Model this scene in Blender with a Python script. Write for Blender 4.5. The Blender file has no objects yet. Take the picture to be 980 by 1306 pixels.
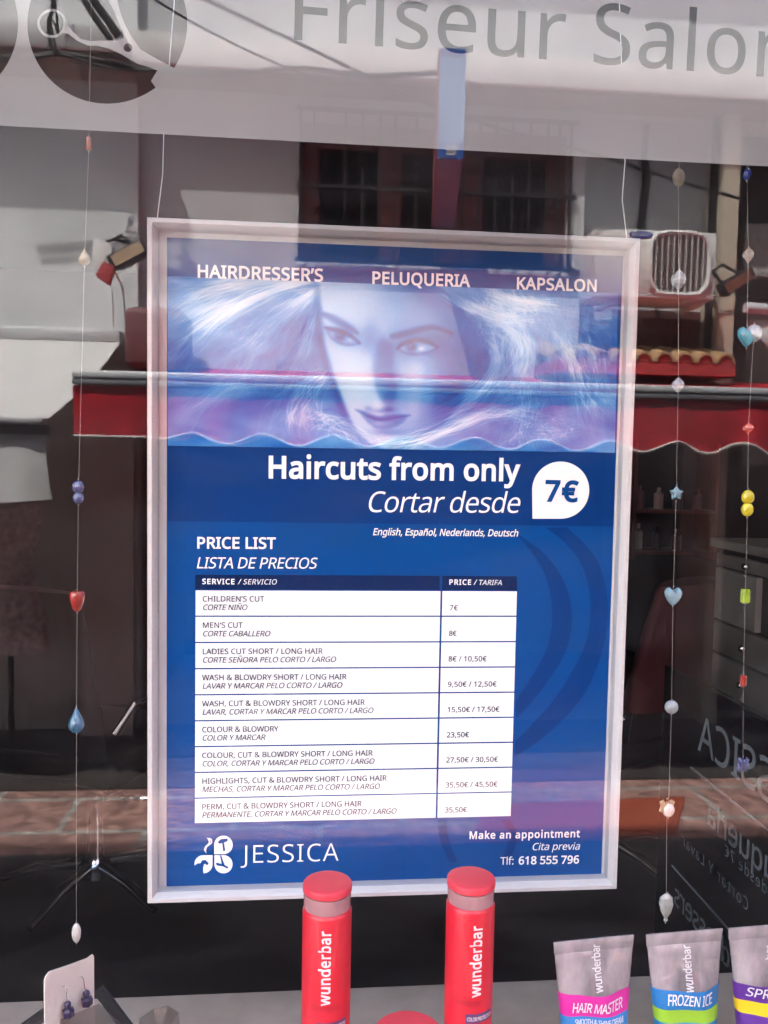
import bpy, bmesh, math, random
import numpy as np
from mathutils import Vector, Matrix
from mathutils.geometry import tessellate_polygon, delaunay_2d_cdt

# ------------------------------------------------------------------ camera, sky, sun, exposure
scene = bpy.context.scene
C = scene.collection
EYE = np.array([-0.0813, -0.509, 1.5])
YAW, PITCH, ROLL, FPX = 0.0917, -0.0636, 0.0175, 1057.0

def cam_axes():
    cy, sy = math.cos(YAW), math.sin(YAW)
    f = np.array([sy*math.cos(PITCH), cy*math.cos(PITCH), math.sin(PITCH)])
    r = np.array([cy, -sy, 0.0]); u = np.cross(r, f)
    c, s = math.cos(ROLL), math.sin(ROLL)
    return c*r + s*u, -s*r + c*u, f
AR, AU, AF = cam_axes()
cam = bpy.data.cameras.new('camera')
cam.sensor_fit = 'HORIZONTAL'; cam.sensor_width = 36.0; cam.lens = 36.0*FPX/980.0
cam.clip_start = 0.02; cam.clip_end = 400
co = bpy.data.objects.new('camera', cam); C.objects.link(co)
m = Matrix.Identity(4)
for i in range(3):
    m[i][0], m[i][1], m[i][2], m[i][3] = AR[i], AU[i], -AF[i], EYE[i]
co.matrix_world = m
scene.camera = co

SUN_TRAVEL = Vector((0.35, -0.42, -1.0)).normalized()
world = bpy.data.worlds.new('World'); scene.world = world; world.use_nodes = True
nt = world.node_tree; bg = nt.nodes['Background']
sky = nt.nodes.new('ShaderNodeTexSky'); sky.sky_type = 'NISHITA'; sky.sun_disc = False; sky.air_density = 0.7; sky.dust_density = 4.0; sky.ozone_density = 0.3
sky.sun_elevation = math.asin(-SUN_TRAVEL.z)
sky.sun_rotation = math.atan2(-SUN_TRAVEL.x, -SUN_TRAVEL.y)
nt.links.new(sky.outputs[0], bg.inputs[0]); bg.inputs[1].default_value = 0.15
sl = bpy.data.lights.new('sun', 'SUN'); sl.energy = 3.0; sl.angle = math.radians(0.5); sl.color = (1.0, 0.97, 0.93)
so = bpy.data.objects.new('sun', sl); C.objects.link(so)
so.rotation_euler = SUN_TRAVEL.to_track_quat('-Z', 'Y').to_euler(); so.location = (-3, 4, 12)
scene.view_settings.view_transform = 'Standard'; scene.view_settings.look = 'None'
scene.view_settings.gamma = 1.0; scene.view_settings.use_curve_mapping = False
scene.view_settings.exposure = 3.97
scene.render.engine = 'CYCLES'
scene.cycles.use_denoising = True
scene.cycles.transparent_max_bounces = 24; scene.cycles.max_bounces = 10
scene.cycles.glossy_bounces = 8; scene.cycles.diffuse_bounces = 5; scene.cycles.transmission_bounces = 8
scene.cycles.caustics_reflective = False; scene.cycles.caustics_refractive = False
scene.cycles.sample_clamp_indirect = 6.0

# ------------------------------------------------------------------ helpers
def V(px, py, y):
    """The point at depth y on the line of sight through a point of the photograph (its own 980 x 1306 grid)."""
    d = AF + AR*((px-490.0)/FPX) + AU*((653.0-py)/FPX)
    t = (y-EYE[1])/d[1]
    return Vector(EYE + d*t)
def VX(px, py, x):
    d = AF + AR*((px-490.0)/FPX) + AU*((653.0-py)/FPX)
    return Vector(EYE + d*((x-EYE[0])/d[0]))
def lin(c):
    return tuple(((v/255.0)/12.92 if v/255.0 <= 0.04045 else ((v/255.0+0.055)/1.055)**2.4) for v in c)

MATS = {}
def mat(name, color, rough=0.6, metal=0.0, var=0.0, scale=20.0, bump=0.0, trans=0.0, coat=0.0, spec=0.5, ior=1.45, var2=None, sss=0.0, stretch=None):
    if name in MATS: return MATS[name]
    m = bpy.data.materials.new(name); m.use_nodes = True
    n = m.node_tree.nodes; l = m.node_tree.links; b = n['Principled BSDF']
    b.inputs['Base Color'].default_value = (*color, 1); b.inputs['Roughness'].default_value = rough
    b.inputs['Metallic'].default_value = metal; b.inputs['Transmission Weight'].default_value = trans
    b.inputs['Coat Weight'].default_value = coat; b.inputs['Specular IOR Level'].default_value = spec
    b.inputs['IOR'].default_value = ior
    if sss:
        b.inputs['Subsurface Weight'].default_value = sss; b.inputs['Subsurface Radius'].default_value = (0.01, 0.004, 0.003)
        b.inputs['Subsurface Scale'].default_value = 0.5
    if var or bump:
        tc = n.new('ShaderNodeTexCoord'); mp = n.new('ShaderNodeMapping'); l.new(tc.outputs['Object'], mp.inputs[0])
        if stretch: mp.inputs['Scale'].default_value = stretch
        t = n.new('ShaderNodeTexNoise'); t.inputs['Scale'].default_value = scale; t.inputs['Detail'].default_value = 6; t.inputs['Roughness'].default_value = 0.6
        l.new(mp.outputs[0], t.inputs['Vector'])
        if var:
            r = n.new('ShaderNodeValToRGB'); c2 = var2 or tuple(max(0.0, v*(1-var)) for v in color)
            r.color_ramp.elements[0].position = 0.33; r.color_ramp.elements[1].position = 0.67
            r.color_ramp.elements[0].color = (*c2, 1); r.color_ramp.elements[1].color = (*(min(1.0, v*(1+var*0.5)) for v in color), 1)
            l.new(t.outputs['Fac'], r.inputs[0]); l.new(r.outputs[0], b.inputs['Base Color'])
        if bump:
            bp = n.new('ShaderNodeBump'); bp.inputs['Strength'].default_value = min(1.0, bump); bp.inputs['Distance'].default_value = 0.01
            l.new(t.outputs['Fac'], bp.inputs['Height']); l.new(bp.outputs[0], b.inputs['Normal'])
    MATS[name] = m
    return m
def reflect_clear(name, r0, tint, power=0.8, rough=0.0):
    """A clear sheet: what lies behind shows through it, and its face mirrors what stands before it, more so at a slant."""
    m = bpy.data.materials.new(name); m.use_nodes = True
    n = m.node_tree.nodes; l = m.node_tree.links; n.clear()
    out = n.new('ShaderNodeOutputMaterial'); mix = n.new('ShaderNodeMixShader'); tr = n.new('ShaderNodeBsdfTransparent'); gl = n.new('ShaderNodeBsdfGlossy')
    gl.inputs['Roughness'].default_value = rough; gl.inputs['Color'].default_value = (1, 1, 1, 1); tr.inputs['Color'].default_value = (*tint, 1)
    lw = n.new('ShaderNodeLayerWeight'); lw.inputs['Blend'].default_value = 0.5
    pw = n.new('ShaderNodeMath'); pw.operation = 'POWER'; pw.inputs[1].default_value = 5.0
    ma = n.new('ShaderNodeMath'); ma.operation = 'MULTIPLY_ADD'; ma.inputs[1].default_value = power; ma.inputs[2].default_value = r0
    l.new(lw.outputs['Facing'], pw.inputs[0]); l.new(pw.outputs[0], ma.inputs[0]); l.new(ma.outputs[0], mix.inputs[0])
    l.new(tr.outputs[0], mix.inputs[1]); l.new(gl.outputs[0], mix.inputs[2]); l.new(mix.outputs[0], out.inputs[0])
    MATS[name] = m
    return m
def cloth(name, color, through, tw=0.4, var=0.15):
    m = mat(name, color, 0.85, var=var, scale=6.0, bump=0.25)
    n = m.node_tree.nodes; l = m.node_tree.links
    mx = n.new('ShaderNodeMixShader'); t = n.new('ShaderNodeBsdfTranslucent'); t.inputs[0].default_value = (*through, 1); mx.inputs[0].default_value = tw
    b = n['Principled BSDF']; o = n['Material Output']
    l.new(b.outputs[0], mx.inputs[1]); l.new(t.outputs[0], mx.inputs[2]); l.new(mx.outputs[0], o.inputs[0])
    return m

ORIG = {}
def thing(name, label, cat, loc=(0, 0, 0), group=None):
    o = bpy.data.objects.new(name, None); o.empty_display_size = 0.05
    o.location = loc; C.objects.link(o); ORIG[o] = Vector(loc)
    o['label'] = label; o['category'] = cat
    if group: o['group'] = group
    return o
def tag(o, label, cat, group=None):
    o['label'] = label; o['category'] = cat
    if group: o['group'] = group
    return o

class MB:
    def __init__(s): s.v = []; s.f = []
    def add(s, vs, fs):
        k = len(s.v); s.v += [Vector(p) for p in vs]; s.f += [tuple(i+k for i in f) for f in fs]; return s
    def box(s, lo, hi):
        x0, y0, z0 = lo; x1, y1, z1 = hi
        return s.hexa([(x0,y0,z0),(x1,y0,z0),(x1,y1,z0),(x0,y1,z0),(x0,y0,z1),(x1,y0,z1),(x1,y1,z1),(x0,y1,z1)])
    def hexa(s, p):
        return s.add(p, [(0,3,2,1),(4,5,6,7),(0,1,5,4),(1,2,6,5),(2,3,7,6),(3,0,4,7)])
    def bar(s, a, b, w, h, up=(0, 0, 1)):
        a, b = Vector(a), Vector(b); d = (b-a).normalized(); up = Vector(up)
        if abs(d.dot(up)) > 0.95: up = Vector((0, 1, 0))
        sd = d.cross(up).normalized()*w/2; u = sd.cross(d).normalized()*h/2
        return s.hexa([a-sd-u, a+sd-u, b+sd-u, b-sd-u, a-sd+u, a+sd+u, b+sd+u, b-sd+u])
    def tube(s, path, r, n=10, cap=True):
        path = [Vector(p) for p in path]; k = len(path); rs = r if isinstance(r, (list, tuple)) else [r]*k
        nrm = None; vs = []; fs = []
        for i, p in enumerate(path):
            t = (path[min(i+1, k-1)]-path[max(i-1, 0)]).normalized()
            if nrm is None:
                nrm = t.cross(Vector((0, 0, 1)) if abs(t.z) < 0.9 else Vector((1, 0, 0))).normalized()
            else:
                nrm = (nrm-t*nrm.dot(t)).normalized()
            b = t.cross(nrm)
            for j in range(n):
                a = 2*math.pi*j/n; vs.append(p+(nrm*math.cos(a)+b*math.sin(a))*rs[i])
        for i in range(k-1):
            for j in range(n):
                fs.append((i*n+j, i*n+(j+1) % n, (i+1)*n+(j+1) % n, (i+1)*n+j))
        if cap: fs += [tuple(range(n-1, -1, -1)), tuple(range((k-1)*n, k*n))]
        return s.add(vs, fs)
    def lathe(s, prof, c, n=40, sx=1.0, sy=1.0):
        vs = []; fs = []; k = len(prof)
        for r, z in prof:
            for j in range(n):
                a = 2*math.pi*j/n; vs.append((c[0]+r*sx*math.cos(a), c[1]+r*sy*math.sin(a), c[2]+z))
        for i in range(k-1):
            for j in range(n):
                fs.append((i*n+j, i*n+(j+1) % n, (i+1)*n+(j+1) % n, (i+1)*n+j))
        fs += [tuple(range(n-1, -1, -1)), tuple(range((k-1)*n, k*n))]
        return s.add(vs, fs)
    def ball(s, c, r, n=16, k=10):
        rx, ry, rz = r if isinstance(r, tuple) else (r, r, r)
        vs = [(c[0], c[1], c[2]-rz)]
        for i in range(1, k):
            b = math.pi*i/k
            vs += [(c[0]+rx*math.sin(b)*math.cos(2*math.pi*j/n), c[1]+ry*math.sin(b)*math.sin(2*math.pi*j/n), c[2]-rz*math.cos(b)) for j in range(n)]
        vs.append((c[0], c[1], c[2]+rz)); L = len(vs)-1
        fs = [(0, 1+(j+1) % n, 1+j) for j in range(n)]
        for i in range(k-2):
            for j in range(n):
                a = 1+i*n; fs.append((a+j, a+(j+1) % n, a+n+(j+1) % n, a+n+j))
        fs += [(1+(k-2)*n+j, 1+(k-2)*n+(j+1) % n, L) for j in range(n)]
        return s.add(vs, fs)
    def prism(s, pts, fn, d0, d1):
        """A closed outline pts (a, b) between the depths d0 and d1, placed by fn(a, b, d)."""
        n = len(pts); vs = [fn(a, b, d0) for a, b in pts]+[fn(a, b, d1) for a, b in pts]
        tris = tess([[Vector((a, b, 0)) for a, b in pts]])
        fs = [tuple(t) for t in tris]+[tuple(i+n for i in reversed(t)) for t in tris]
        fs += [(i, (i+1) % n, n+(i+1) % n, n+i) for i in range(n)]
        return s.add(vs, fs)
    def loft(s, rings, cap=True):
        n = len(rings[0]); vs = [p for r in rings for p in r]; fs = []
        for i in range(len(rings)-1):
            for j in range(n): fs.append((i*n+j, i*n+(j+1) % n, (i+1)*n+(j+1) % n, (i+1)*n+j))
        if cap: fs += [tuple(range(n-1, -1, -1)), tuple(range((len(rings)-1)*n, len(rings)*n))]
        return s.add(vs, fs)
    def build(s, name, m, parent=None, smooth=False, flip=False, bevel=0.0, kind=None, loc=None, seg=2):
        org = ORIG.get(parent, Vector((0, 0, 0))) if parent is not None else (Vector(loc) if loc else Vector((0, 0, 0)))
        vs = [Vector((p.x, -p.y, p.z)) if flip else p for p in s.v]
        me = bpy.data.meshes.new(name); me.from_pydata([tuple(p-org) for p in vs], [], s.f)
        bm = bmesh.new(); bm.from_mesh(me)
        bmesh.ops.recalc_face_normals(bm, faces=bm.faces)
        if bevel:
            es = [e for e in bm.edges if len(e.link_faces) == 2 and e.calc_face_angle(0) > 0.6]
            bmesh.ops.bevel(bm, geom=es, offset=bevel, segments=seg, profile=0.5, affect='EDGES', clamp_overlap=True)
        bm.to_mesh(me); bm.free()
        if smooth or bevel:
            for p in me.polygons: p.use_smooth = True
            try: me.set_sharp_from_angle(angle=math.radians(40))
            except Exception: pass
        me.materials.append(m)
        o = bpy.data.objects.new(name, me); C.objects.link(o)
        if parent is not None: o.parent = parent; ORIG[o] = org
        else: o.location = org
        if kind: o['kind'] = kind
        return o

# ------------------------------------------------------------------ lettering: outlines of a plain humanist face
GLYPHS = {}
for line in r'''&	587	244 581,284 578,318 567,345 549,366 524,378 494,383 458,379 426,368 397,350 372,313 338,268 308,423 159,442 186,457 216,469 250,479 286,550 286,536 237,518 191,496 150,468 114,585 0,490 0,420 67,394 46,366 28,336 13,303 2,265 -6,223 -8,171 -4,127 10,102 24,81 42,65 63,52 89,45 117,43 149,46 187,57 220,75 248,100 273,131 296,166 318,133 358,118 379,107 403,99 429,96 456,101 493,114 524,135 548,165 567,201 578|209 273,182 257,159 239,141 221,128 201,119 178,116 152,120 124,129 101,146 81,168 66,194 57,225 55,273 59,314 71,347 90,375 111|241 524,211 519,186 506,175 493,168 476,165 457,169 429,180 404,199 378,225 350,265 376,292 401,308 428,313 458,308 484,294 505,271 519
,	215	154 84,136 23,111 -42,85 -103,33 -103,49 -38,63 31,73 93,148 93
/	298	290 573,77 0,8 0,221 573
0	458	419 287,417 221,409 163,395 112,376 70,349 37,316 12,276 -3,229 -8,188 -4,153 8,122 27,97 54,76 88,60 129,44 201,39 287,44 373,58 446,73 486,93 520,119 547,149 566,186 578,229 581,269 578,304 566,335 547,361 520,382 486,399 446,410 399,417 346|110 287,113 215,121 156,131 125,143 98,159 78,178 64,202 55,229 52,256 55,279 64,298 78,314 98,326 124,336 156,345 215,348 287,345 359,336 417,320 463,298 495,279 510,256 518,229 521,202 518,178 510,159 495,143 475,131 449,121 417,113 359
1	458	285 0,216 0,216 400,216 439,217 470,219 499,196 477,169 455,108 405,71 452,226 573,285 573
2	458	417 0,38 0,38 59,188 210,261 287,287 320,306 353,318 387,322 424,318 453,309 477,294 496,273 510,249 518,221 520,181 517,147 506,115 489,83 466,45 513,68 531,94 548,122 561,153 572,186 578,221 581,270 576,313 562,347 540,372 510,388 472,394 428,389 385,375 344,353 305,324 267,288 227,247 185,128 67,128 64,417 64
3	458	395 439,392 403,381 372,363 347,340 326,310 311,277 302,277 298,319 290,353 276,379 255,398 229,409 198,413 163,410 131,403 101,390 74,371 50,348 30,318 14,283 2,241 -6,193 -8,150 -6,110 -1,72 8,36 23,36 89,74 73,114 61,155 54,194 51,241 55,278 65,305 81,324 104,335 132,339 164,335 197,320 223,297 242,265 255,226 263,179 265,123 265,123 326,180 326,223 329,259 339,286 356,307 377,319 404,323 434,320 460,311 481,295 498,274 511,249 519,219 521,190 520,164 515,140 508,117 498,75 473,39 521,73 544,115 563,163 576,218 581,273 576,317 563,352 540,376 511,390 477
4	458	443 130,359 130,359 0,291 0,291 130,17 130,17 190,286 576,359 576,359 193,443 193|291 374,291 412,293 444,294 474,295 500,292 500,276 468,257 438,86 193,291 193
5	458	221 351,275 346,322 331,349 316,371 297,389 274,402 247,410 217,413 183,410 145,402 111,387 81,368 54,343 32,314 15,280 2,242 -5,199 -8,156 -6,116 0,80 10,51 23,51 90,82 74,121 62,161 55,200 52,239 55,274 65,302 82,323 106,336 137,341 176,337 210,325 239,306 262,279 279,243 289,197 292,146 288,99 280,64 302,86 573,373 573,373 508,146 508,132 342,169 348
6	458	44 245,46 294,51 342,60 389,75 433,95 474,121 510,155 539,196 562,246 576,306 581,344 579,377 573,377 513,344 520,308 523,257 518,216 504,183 483,158 454,139 419,127 380,119 337,115 291,119 291,133 309,150 326,170 339,194 350,223 356,255 358,302 353,342 338,365 322,384 303,400 279,416 236,421 184,419 147,411 112,399 82,382 55,361 33,336 15,307 2,275 -5,239 -8,199 -4,163 7,130 26,101 54,77 89,59 133,48 185|238 51,270 55,297 66,320 84,337 109,348 143,351 184,348 218,339 247,324 271,302 289,274 300,241 303,205 299,175 287,150 270,131 248,119 223,115 198,117 172,123 146,133 121,146 99,164 79,185 64,210 55
7	458	109 0,344 508,35 508,35 573,419 573,419 518,187 0
8	458	229 581,276 577,318 565,352 546,378 519,390 497,398 472,400 443,396 411,385 383,368 359,346 338,320 319,291 303,325 285,355 265,381 242,401 216,414 185,419 148,416 118,408 90,395 65,378 44,356 26,330 11,284 -3,231 -8,174 -3,126 10,100 24,78 42,61 63,49 87,42 115,39 146,43 183,56 214,75 241,99 264,128 283,158 299,131 316,107 336,87 358,71 383,61 411,58 444,60 472,68 497,80 518,107 545,141 565,182 577|108 145,112 119,121 96,138 76,161 60,192 51,229 48,265 51,295 60,319 76,336 96,346 120,350 148,346 174,335 197,317 217,293 235,264 251,229 265,217 270,184 254,157 237,136 219,121 197,111 173|228 524,200 521,176 514,155 502,139 486,130 466,127 441,130 414,141 391,157 373,179 357,232 330,258 343,282 357,302 373,317 392,327 414,330 441,327 466,318 486,302 502,282 514,257 521
9	458	417 328,415 279,410 231,401 183,387 139,366 99,340 63,306 33,265 11,214 -3,154 -8,117 -6,82 0,82 60,115 53,152 50,204 54,245 68,278 90,303 118,322 153,334 192,342 235,346 281,341 281,327 263,310 247,290 233,266 223,237 216,204 214,158 219,118 235,95 250,76 270,61 294,45 336,40 387,43 426,50 460,63 491,80 517,101 540,127 557,156 570,188 578,223 581,262 577,299 565,332 545,361 518,384 483,402 439,413 388|223 521,192 518,165 507,142 488,124 463,113 429,110 388,113 354,122 325,137 301,158 284,186 273,220 269,256 273,286 285,311 303,330 325,342 349,346 374,344 400,338 426,328 451,315 474,298 493,277 508,252 518
:	215	58 43,61 69,72 85,88 94,107 97,126 94,142 85,153 69,157 43,153 18,142 2,126 -8,107 -11,88 -8,72 2,61 18|58 387,61 412,72 429,88 438,107 441,126 438,142 429,153 412,157 387,153 362,142 345,126 335,107 332,88 335,72 345,61 362
A	512	437 0,368 177,141 177,73 0,0 0,224 575,289 575,512 0|282 415,274 438,263 473,255 500,247 468,238 438,230 415,165 241,346 241
B	521	241 573,307 569,361 558,404 541,434 515,453 478,459 431,456 399,446 371,431 347,409 328,382 313,350 304,350 300,384 292,415 279,441 261,461 236,474 203,478 163,475 130,467 100,454 74,436 52,413 33,385 19,337 5,279 0,78 0,78 573|256 329,300 331,334 339,357 352,372 371,381 394,384 423,380 451,369 474,351 490,324 502,289 509,245 511,150 511,150 329|150 269,150 61,265 61,311 64,346 74,371 91,388 112,398 138,401 168,398 197,388 221,370 241,344 256,307 266,260 269
C	507	323 517,280 513,241 502,206 482,178 456,155 423,139 383,129 337,125 286,128 241,135 200,147 164,164 132,186 105,213 83,244 68,281 58,322 55,359 57,394 62,460 78,460 15,427 5,393 -2,356 -7,312 -8,257 -4,208 8,166 28,130 56,101 90,78 131,62 178,52 230,49 287,53 349,67 406,89 456,120 499,145 523,174 543,206 559,261 575,324 581,367 578,409 572,448 561,482 547,453 486,394 508,360 515
D	585	536 292,533 231,521 177,501 131,474 91,439 58,399 33,351 15,297 4,237 0,78 0,78 573,254 573,309 569,359 558,404 540,443 516,476 484,502 446,521 401,533 350|460 289,457 337,449 379,435 415,416 444,391 469,361 487,327 500,287 508,244 511,150 511,150 62,228 62,299 68,357 87,402 119,434 164,454 220
E	446	398 0,78 0,78 573,398 573,398 509,150 509,150 330,383 330,383 268,150 268,150 63,398 63
F	416	150 0,78 0,78 573,398 573,398 509,150 509,150 306,383 306,383 243,150 243
G	584	326 302,524 302,524 22,478 8,431 -1,380 -6,323 -8,267 -4,217 8,173 28,136 55,105 89,81 130,63 176,52 229,49 286,53 343,65 395,84 442,111 482,145 517,186 544,233 564,286 577,346 581,392 578,437 572,478 561,516 547,489 484,457 497,421 508,382 515,342 517,298 514,259 505,225 489,195 468,170 441,150 409,136 373,127 332,124 286,127 243,134 202,146 166,164 133,187 106,216 84,251 68,292 58,340 55,375 56,404 59,452 68,452 238,326 238
H	594	516 0,443 0,443 267,150 267,150 0,78 0,78 573,150 573,150 330,443 330,443 573,516 573
I	272	239 0,32 0,32 42,99 57,99 515,32 531,32 573,239 573,239 531,172 515,172 57,239 42
J	219	-3 -152,-37 -150,-63 -142,-63 -81,-35 -87,-5 -89,15 -87,33 -81,50 -70,63 -53,71 -29,74 3,74 573,146 573,146 9,141 -42,128 -82,105 -113,75 -135,39 -148
K	496	496 0,411 0,209 273,150 222,150 0,78 0,78 573,150 573,150 290,199 345,249 399,403 573,488 573,261 323
L	420	78 0,78 573,150 573,150 64,400 64,400 0
M	727	330 0,142 502,139 502,142 461,144 407,144 347,144 0,78 0,78 573,184 573,361 103,364 103,544 573,650 573,650 0,578 0,578 352,579 408,581 460,584 501,581 501,390 0
N	609	532 0,447 0,141 476,138 476,141 432,143 378,144 320,144 0,78 0,78 573,161 573,467 99,470 99,468 137,466 193,464 249,464 573,532 573
O	626	577 287,573 224,561 166,540 116,510 73,486 49,459 29,428 13,375 -3,314 -8,271 -6,232 1,196 13,165 29,138 49,114 73,85 116,65 167,53 224,49 288,52 344,62 396,78 442,100 482,130 517,166 545,208 565,258 577,314 581,369 577,417 565,459 545,495 517,524 483,547 442,564 396,574 344|125 287,130 220,145 163,161 131,182 104,207 83,238 67,273 58,314 55,354 58,390 67,420 83,445 104,465 131,481 163,496 220,501 287,496 354,481 411,456 457,421 491,373 511,314 518,274 515,238 506,207 490,182 469,161 443,145 411,130 354
P	485	229 573,297 568,352 553,393 528,421 495,439 454,444 404,441 370,433 336,417 306,395 278,364 255,324 238,275 227,216 223,150 223,150 0,78 0,78 573|223 511,150 511,150 285,208 285,258 288,298 296,330 311,352 334,365 363,370 401,366 435,354 462,334 484,306 499,269 508
Q	626	577 287,573 221,559 160,544 124,525 92,503 64,476 40,445 21,411 6,548 -136,444 -136,334 -7,324 -8,314 -8,271 -6,232 1,196 13,165 29,138 49,114 73,85 116,65 167,53 224,49 288,52 344,62 396,78 442,100 482,130 517,166 545,208 565,258 577,314 581,369 577,417 565,459 545,495 517,524 483,547 442,564 396,574 344|125 287,130 220,145 163,161 131,182 104,207 83,238 67,273 58,314 55,354 58,390 67,420 83,445 104,465 131,481 163,496 220,501 287,496 354,481 411,456 457,421 491,373 511,314 518,274 515,238 506,207 490,182 469,161 443,145 411,130 354
R	499	236 573,301 568,353 555,381 540,404 522,422 500,434 474,442 444,444 410,440 368,427 334,408 306,385 285,358 269,330 257,487 0,403 0,264 237,150 237,150 0,78 0,78 573|232 510,150 510,150 298,236 298,278 301,312 310,338 325,355 347,366 374,370 407,366 440,355 467,336 486,310 500,275 507
S	440	403 153,400 121,392 92,378 66,359 44,335 26,307 11,257 -3,198 -8,137 -5,83 4,41 19,41 88,73 76,113 65,156 57,201 55,240 57,273 66,298 79,316 98,327 120,330 147,327 173,318 194,302 213,277 230,242 247,196 265,161 279,131 294,106 311,85 330,69 351,57 375,50 403,48 435,51 464,58 490,71 513,99 542,136 563,180 576,231 581,276 578,318 572,355 562,389 549,366 487,336 499,302 508,266 515,229 517,196 515,169 507,148 494,133 478,124 457,121 434,124 407,133 386,149 367,172 351,204 335,246 318,293 299,332 279,362 255,385 228,398 194
T	446	259 0,187 0,187 509,8 509,8 573,437 573,437 509,259 509
U	586	513 202,511 164,503 128,489 95,470 65,446 40,416 20,380 4,338 -5,290 -8,225 -2,171 18,128 50,97 93,78 144,72 204,72 573,144 573,144 201,148 158,161 122,182 93,211 72,248 59,294 55,342 59,379 73,407 96,427 126,438 161,442 202,442 573,513 573
V	481	481 573,277 0,204 0,0 573,75 573,204 205,220 160,231 119,241 80,250 119,262 161,277 207,405 573
W	746	735 573,583 0,510 0,399 375,389 410,380 443,373 471,370 488,367 471,361 443,352 409,342 373,234 0,161 0,10 573,85 573,174 223,183 186,190 151,196 118,201 87,206 119,213 154,222 191,232 227,333 573,407 573,512 225,523 187,532 151,538 117,544 87,550 129,560 175,572 224,660 573
Y	454	227 291,376 573,454 573,263 222,263 0,191 0,191 219,0 573,79 573
Z	458	427 0,30 0,30 55,332 508,40 508,40 573,419 573,419 518,118 64,427 64
a	450	231 437,279 433,318 422,347 403,368 375,381 338,385 293,385 0,334 0,320 61,317 61,298 40,279 22,258 9,234 -1,206 -6,172 -8,136 -5,103 6,75 23,55 48,41 80,37 119,43 159,59 192,87 219,127 238,179 251,243 257,316 259,316 285,313 317,306 342,293 359,275 371,253 378,227 380,194 378,163 370,106 347,84 400,115 414,151 426,190 434|252 208,204 203,167 195,141 182,124 165,113 144,110 119,112 97,120 79,132 66,157 53,188 49,223 52,253 62,279 79,299 103,311 134,315 172,315 210
b	493	139 461,138 410,135 373,139 373,161 398,189 419,226 432,272 437,322 431,365 412,401 381,428 338,444 283,449 215,447 168,439 127,427 91,410 61,390 36,365 17,337 3,306 -5,272 -8,226 -3,189 10,161 31,139 55,133 55,119 0,68 0,68 609,139 609|260 379,219 374,188 361,165 339,150 308,142 268,139 217,139 214,142 165,150 125,165 93,187 69,219 55,261 51,297 55,325 69,348 93,363 126,373 166,376 216,373 265,363 306,348 338,325 360,296 374
c	385	241 -8,204 -5,170 2,139 15,112 34,88 58,69 87,55 123,47 165,44 213,47 262,56 305,71 342,90 372,114 396,142 415,174 428,208 435,245 438,278 436,309 431,336 424,358 415,337 356,292 370,267 374,244 376,204 371,172 358,148 335,131 303,120 263,117 213,120 166,131 126,148 94,172 71,202 58,240 53,273 55,302 60,328 68,351 78,351 15,328 5,304 -2,275 -7
d	493	221 -8,171 -2,128 17,92 48,65 91,49 146,44 214,49 282,66 338,93 381,128 413,171 432,221 438,253 436,280 429,303 420,323 407,340 391,354 374,359 374,356 405,354 438,354 609,425 609,425 0,368 0,358 58,354 58,340 40,323 24,303 11,279 1,252 -6|232 51,273 55,305 67,328 88,343 117,352 154,355 200,355 213,352 263,343 304,329 336,306 360,274 375,231 379,196 374,168 359,146 334,130 300,120 260,117 213,120 165,130 125,146 93,168 69,197 55
e	452	234 438,269 435,301 427,329 414,354 396,374 373,390 346,406 299,411 244,411 201,117 201,122 157,134 119,154 90,181 69,215 56,254 52,293 54,327 60,359 69,392 82,392 20,359 8,327 -1,292 -6,251 -8,212 -5,176 3,143 17,114 36,90 61,70 91,56 126,47 167,44 212,47 257,55 297,68 333,86 364,108 390,134 411,164 426,198 435|233 380,202 377,175 366,154 348,137 323,125 293,119 257,338 257,335 292,326 322,312 346,292 364,266 376
f	276	266 375,158 375,158 0,87 0,87 375,12 375,12 408,87 432,87 457,92 507,104 547,124 577,152 597,186 609,227 613,252 612,274 609,310 599,292 544,262 552,228 556,206 553,189 545,175 532,162 502,158 458,158 430,266 430
g	493	221 438,261 434,297 422,329 402,355 373,359 373,369 430,425 430,425 -7,423 -46,416 -80,404 -109,388 -135,367 -155,341 -172,310 -183,274 -190,233 -192,188 -191,147 -186,110 -177,78 -165,78 -100,111 -114,149 -125,191 -132,237 -134,271 -130,300 -119,324 -101,341 -77,352 -48,355 -13,355 4,356 32,358 57,354 57,329 28,299 8,263 -4,221 -8,170 -2,126 18,91 51,65 95,49 149,44 214,49 278,65 332,91 377,126 411,169 431|230 379,197 374,169 359,147 336,130 303,120 262,117 213,120 165,130 124,146 92,169 68,197 54,232 50,262 52,288 58,309 69,326 85,340 105,349 131,354 161,356 197,356 214,353 267,343 309,326 340,302 362,270 374
h	495	139 431,138 399,135 370,140 370,155 391,174 407,196 420,221 429,247 435,273 437,321 433,360 421,382 408,399 391,413 370,426 330,431 280,431 0,361 0,361 275,358 307,351 333,338 353,319 367,295 376,265 379,222 374,189 360,166 338,150 308,142 269,139 222,139 0,68 0,68 609,139 609
i	207	139 430,139 0,68 0,68 430|104 591,119 588,133 580,142 566,145 546,142 526,133 512,119 504,104 501,88 504,75 512,66 526,63 546,66 566,75 580,88 588
k	428	138 291,137 257,135 221,138 221,152 240,172 264,189 285,326 430,409 430,235 246,421 0,336 0,187 200,138 158,138 0,68 0,68 609,138 609
l	207	139 0,68 0,68 609,139 609
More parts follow.
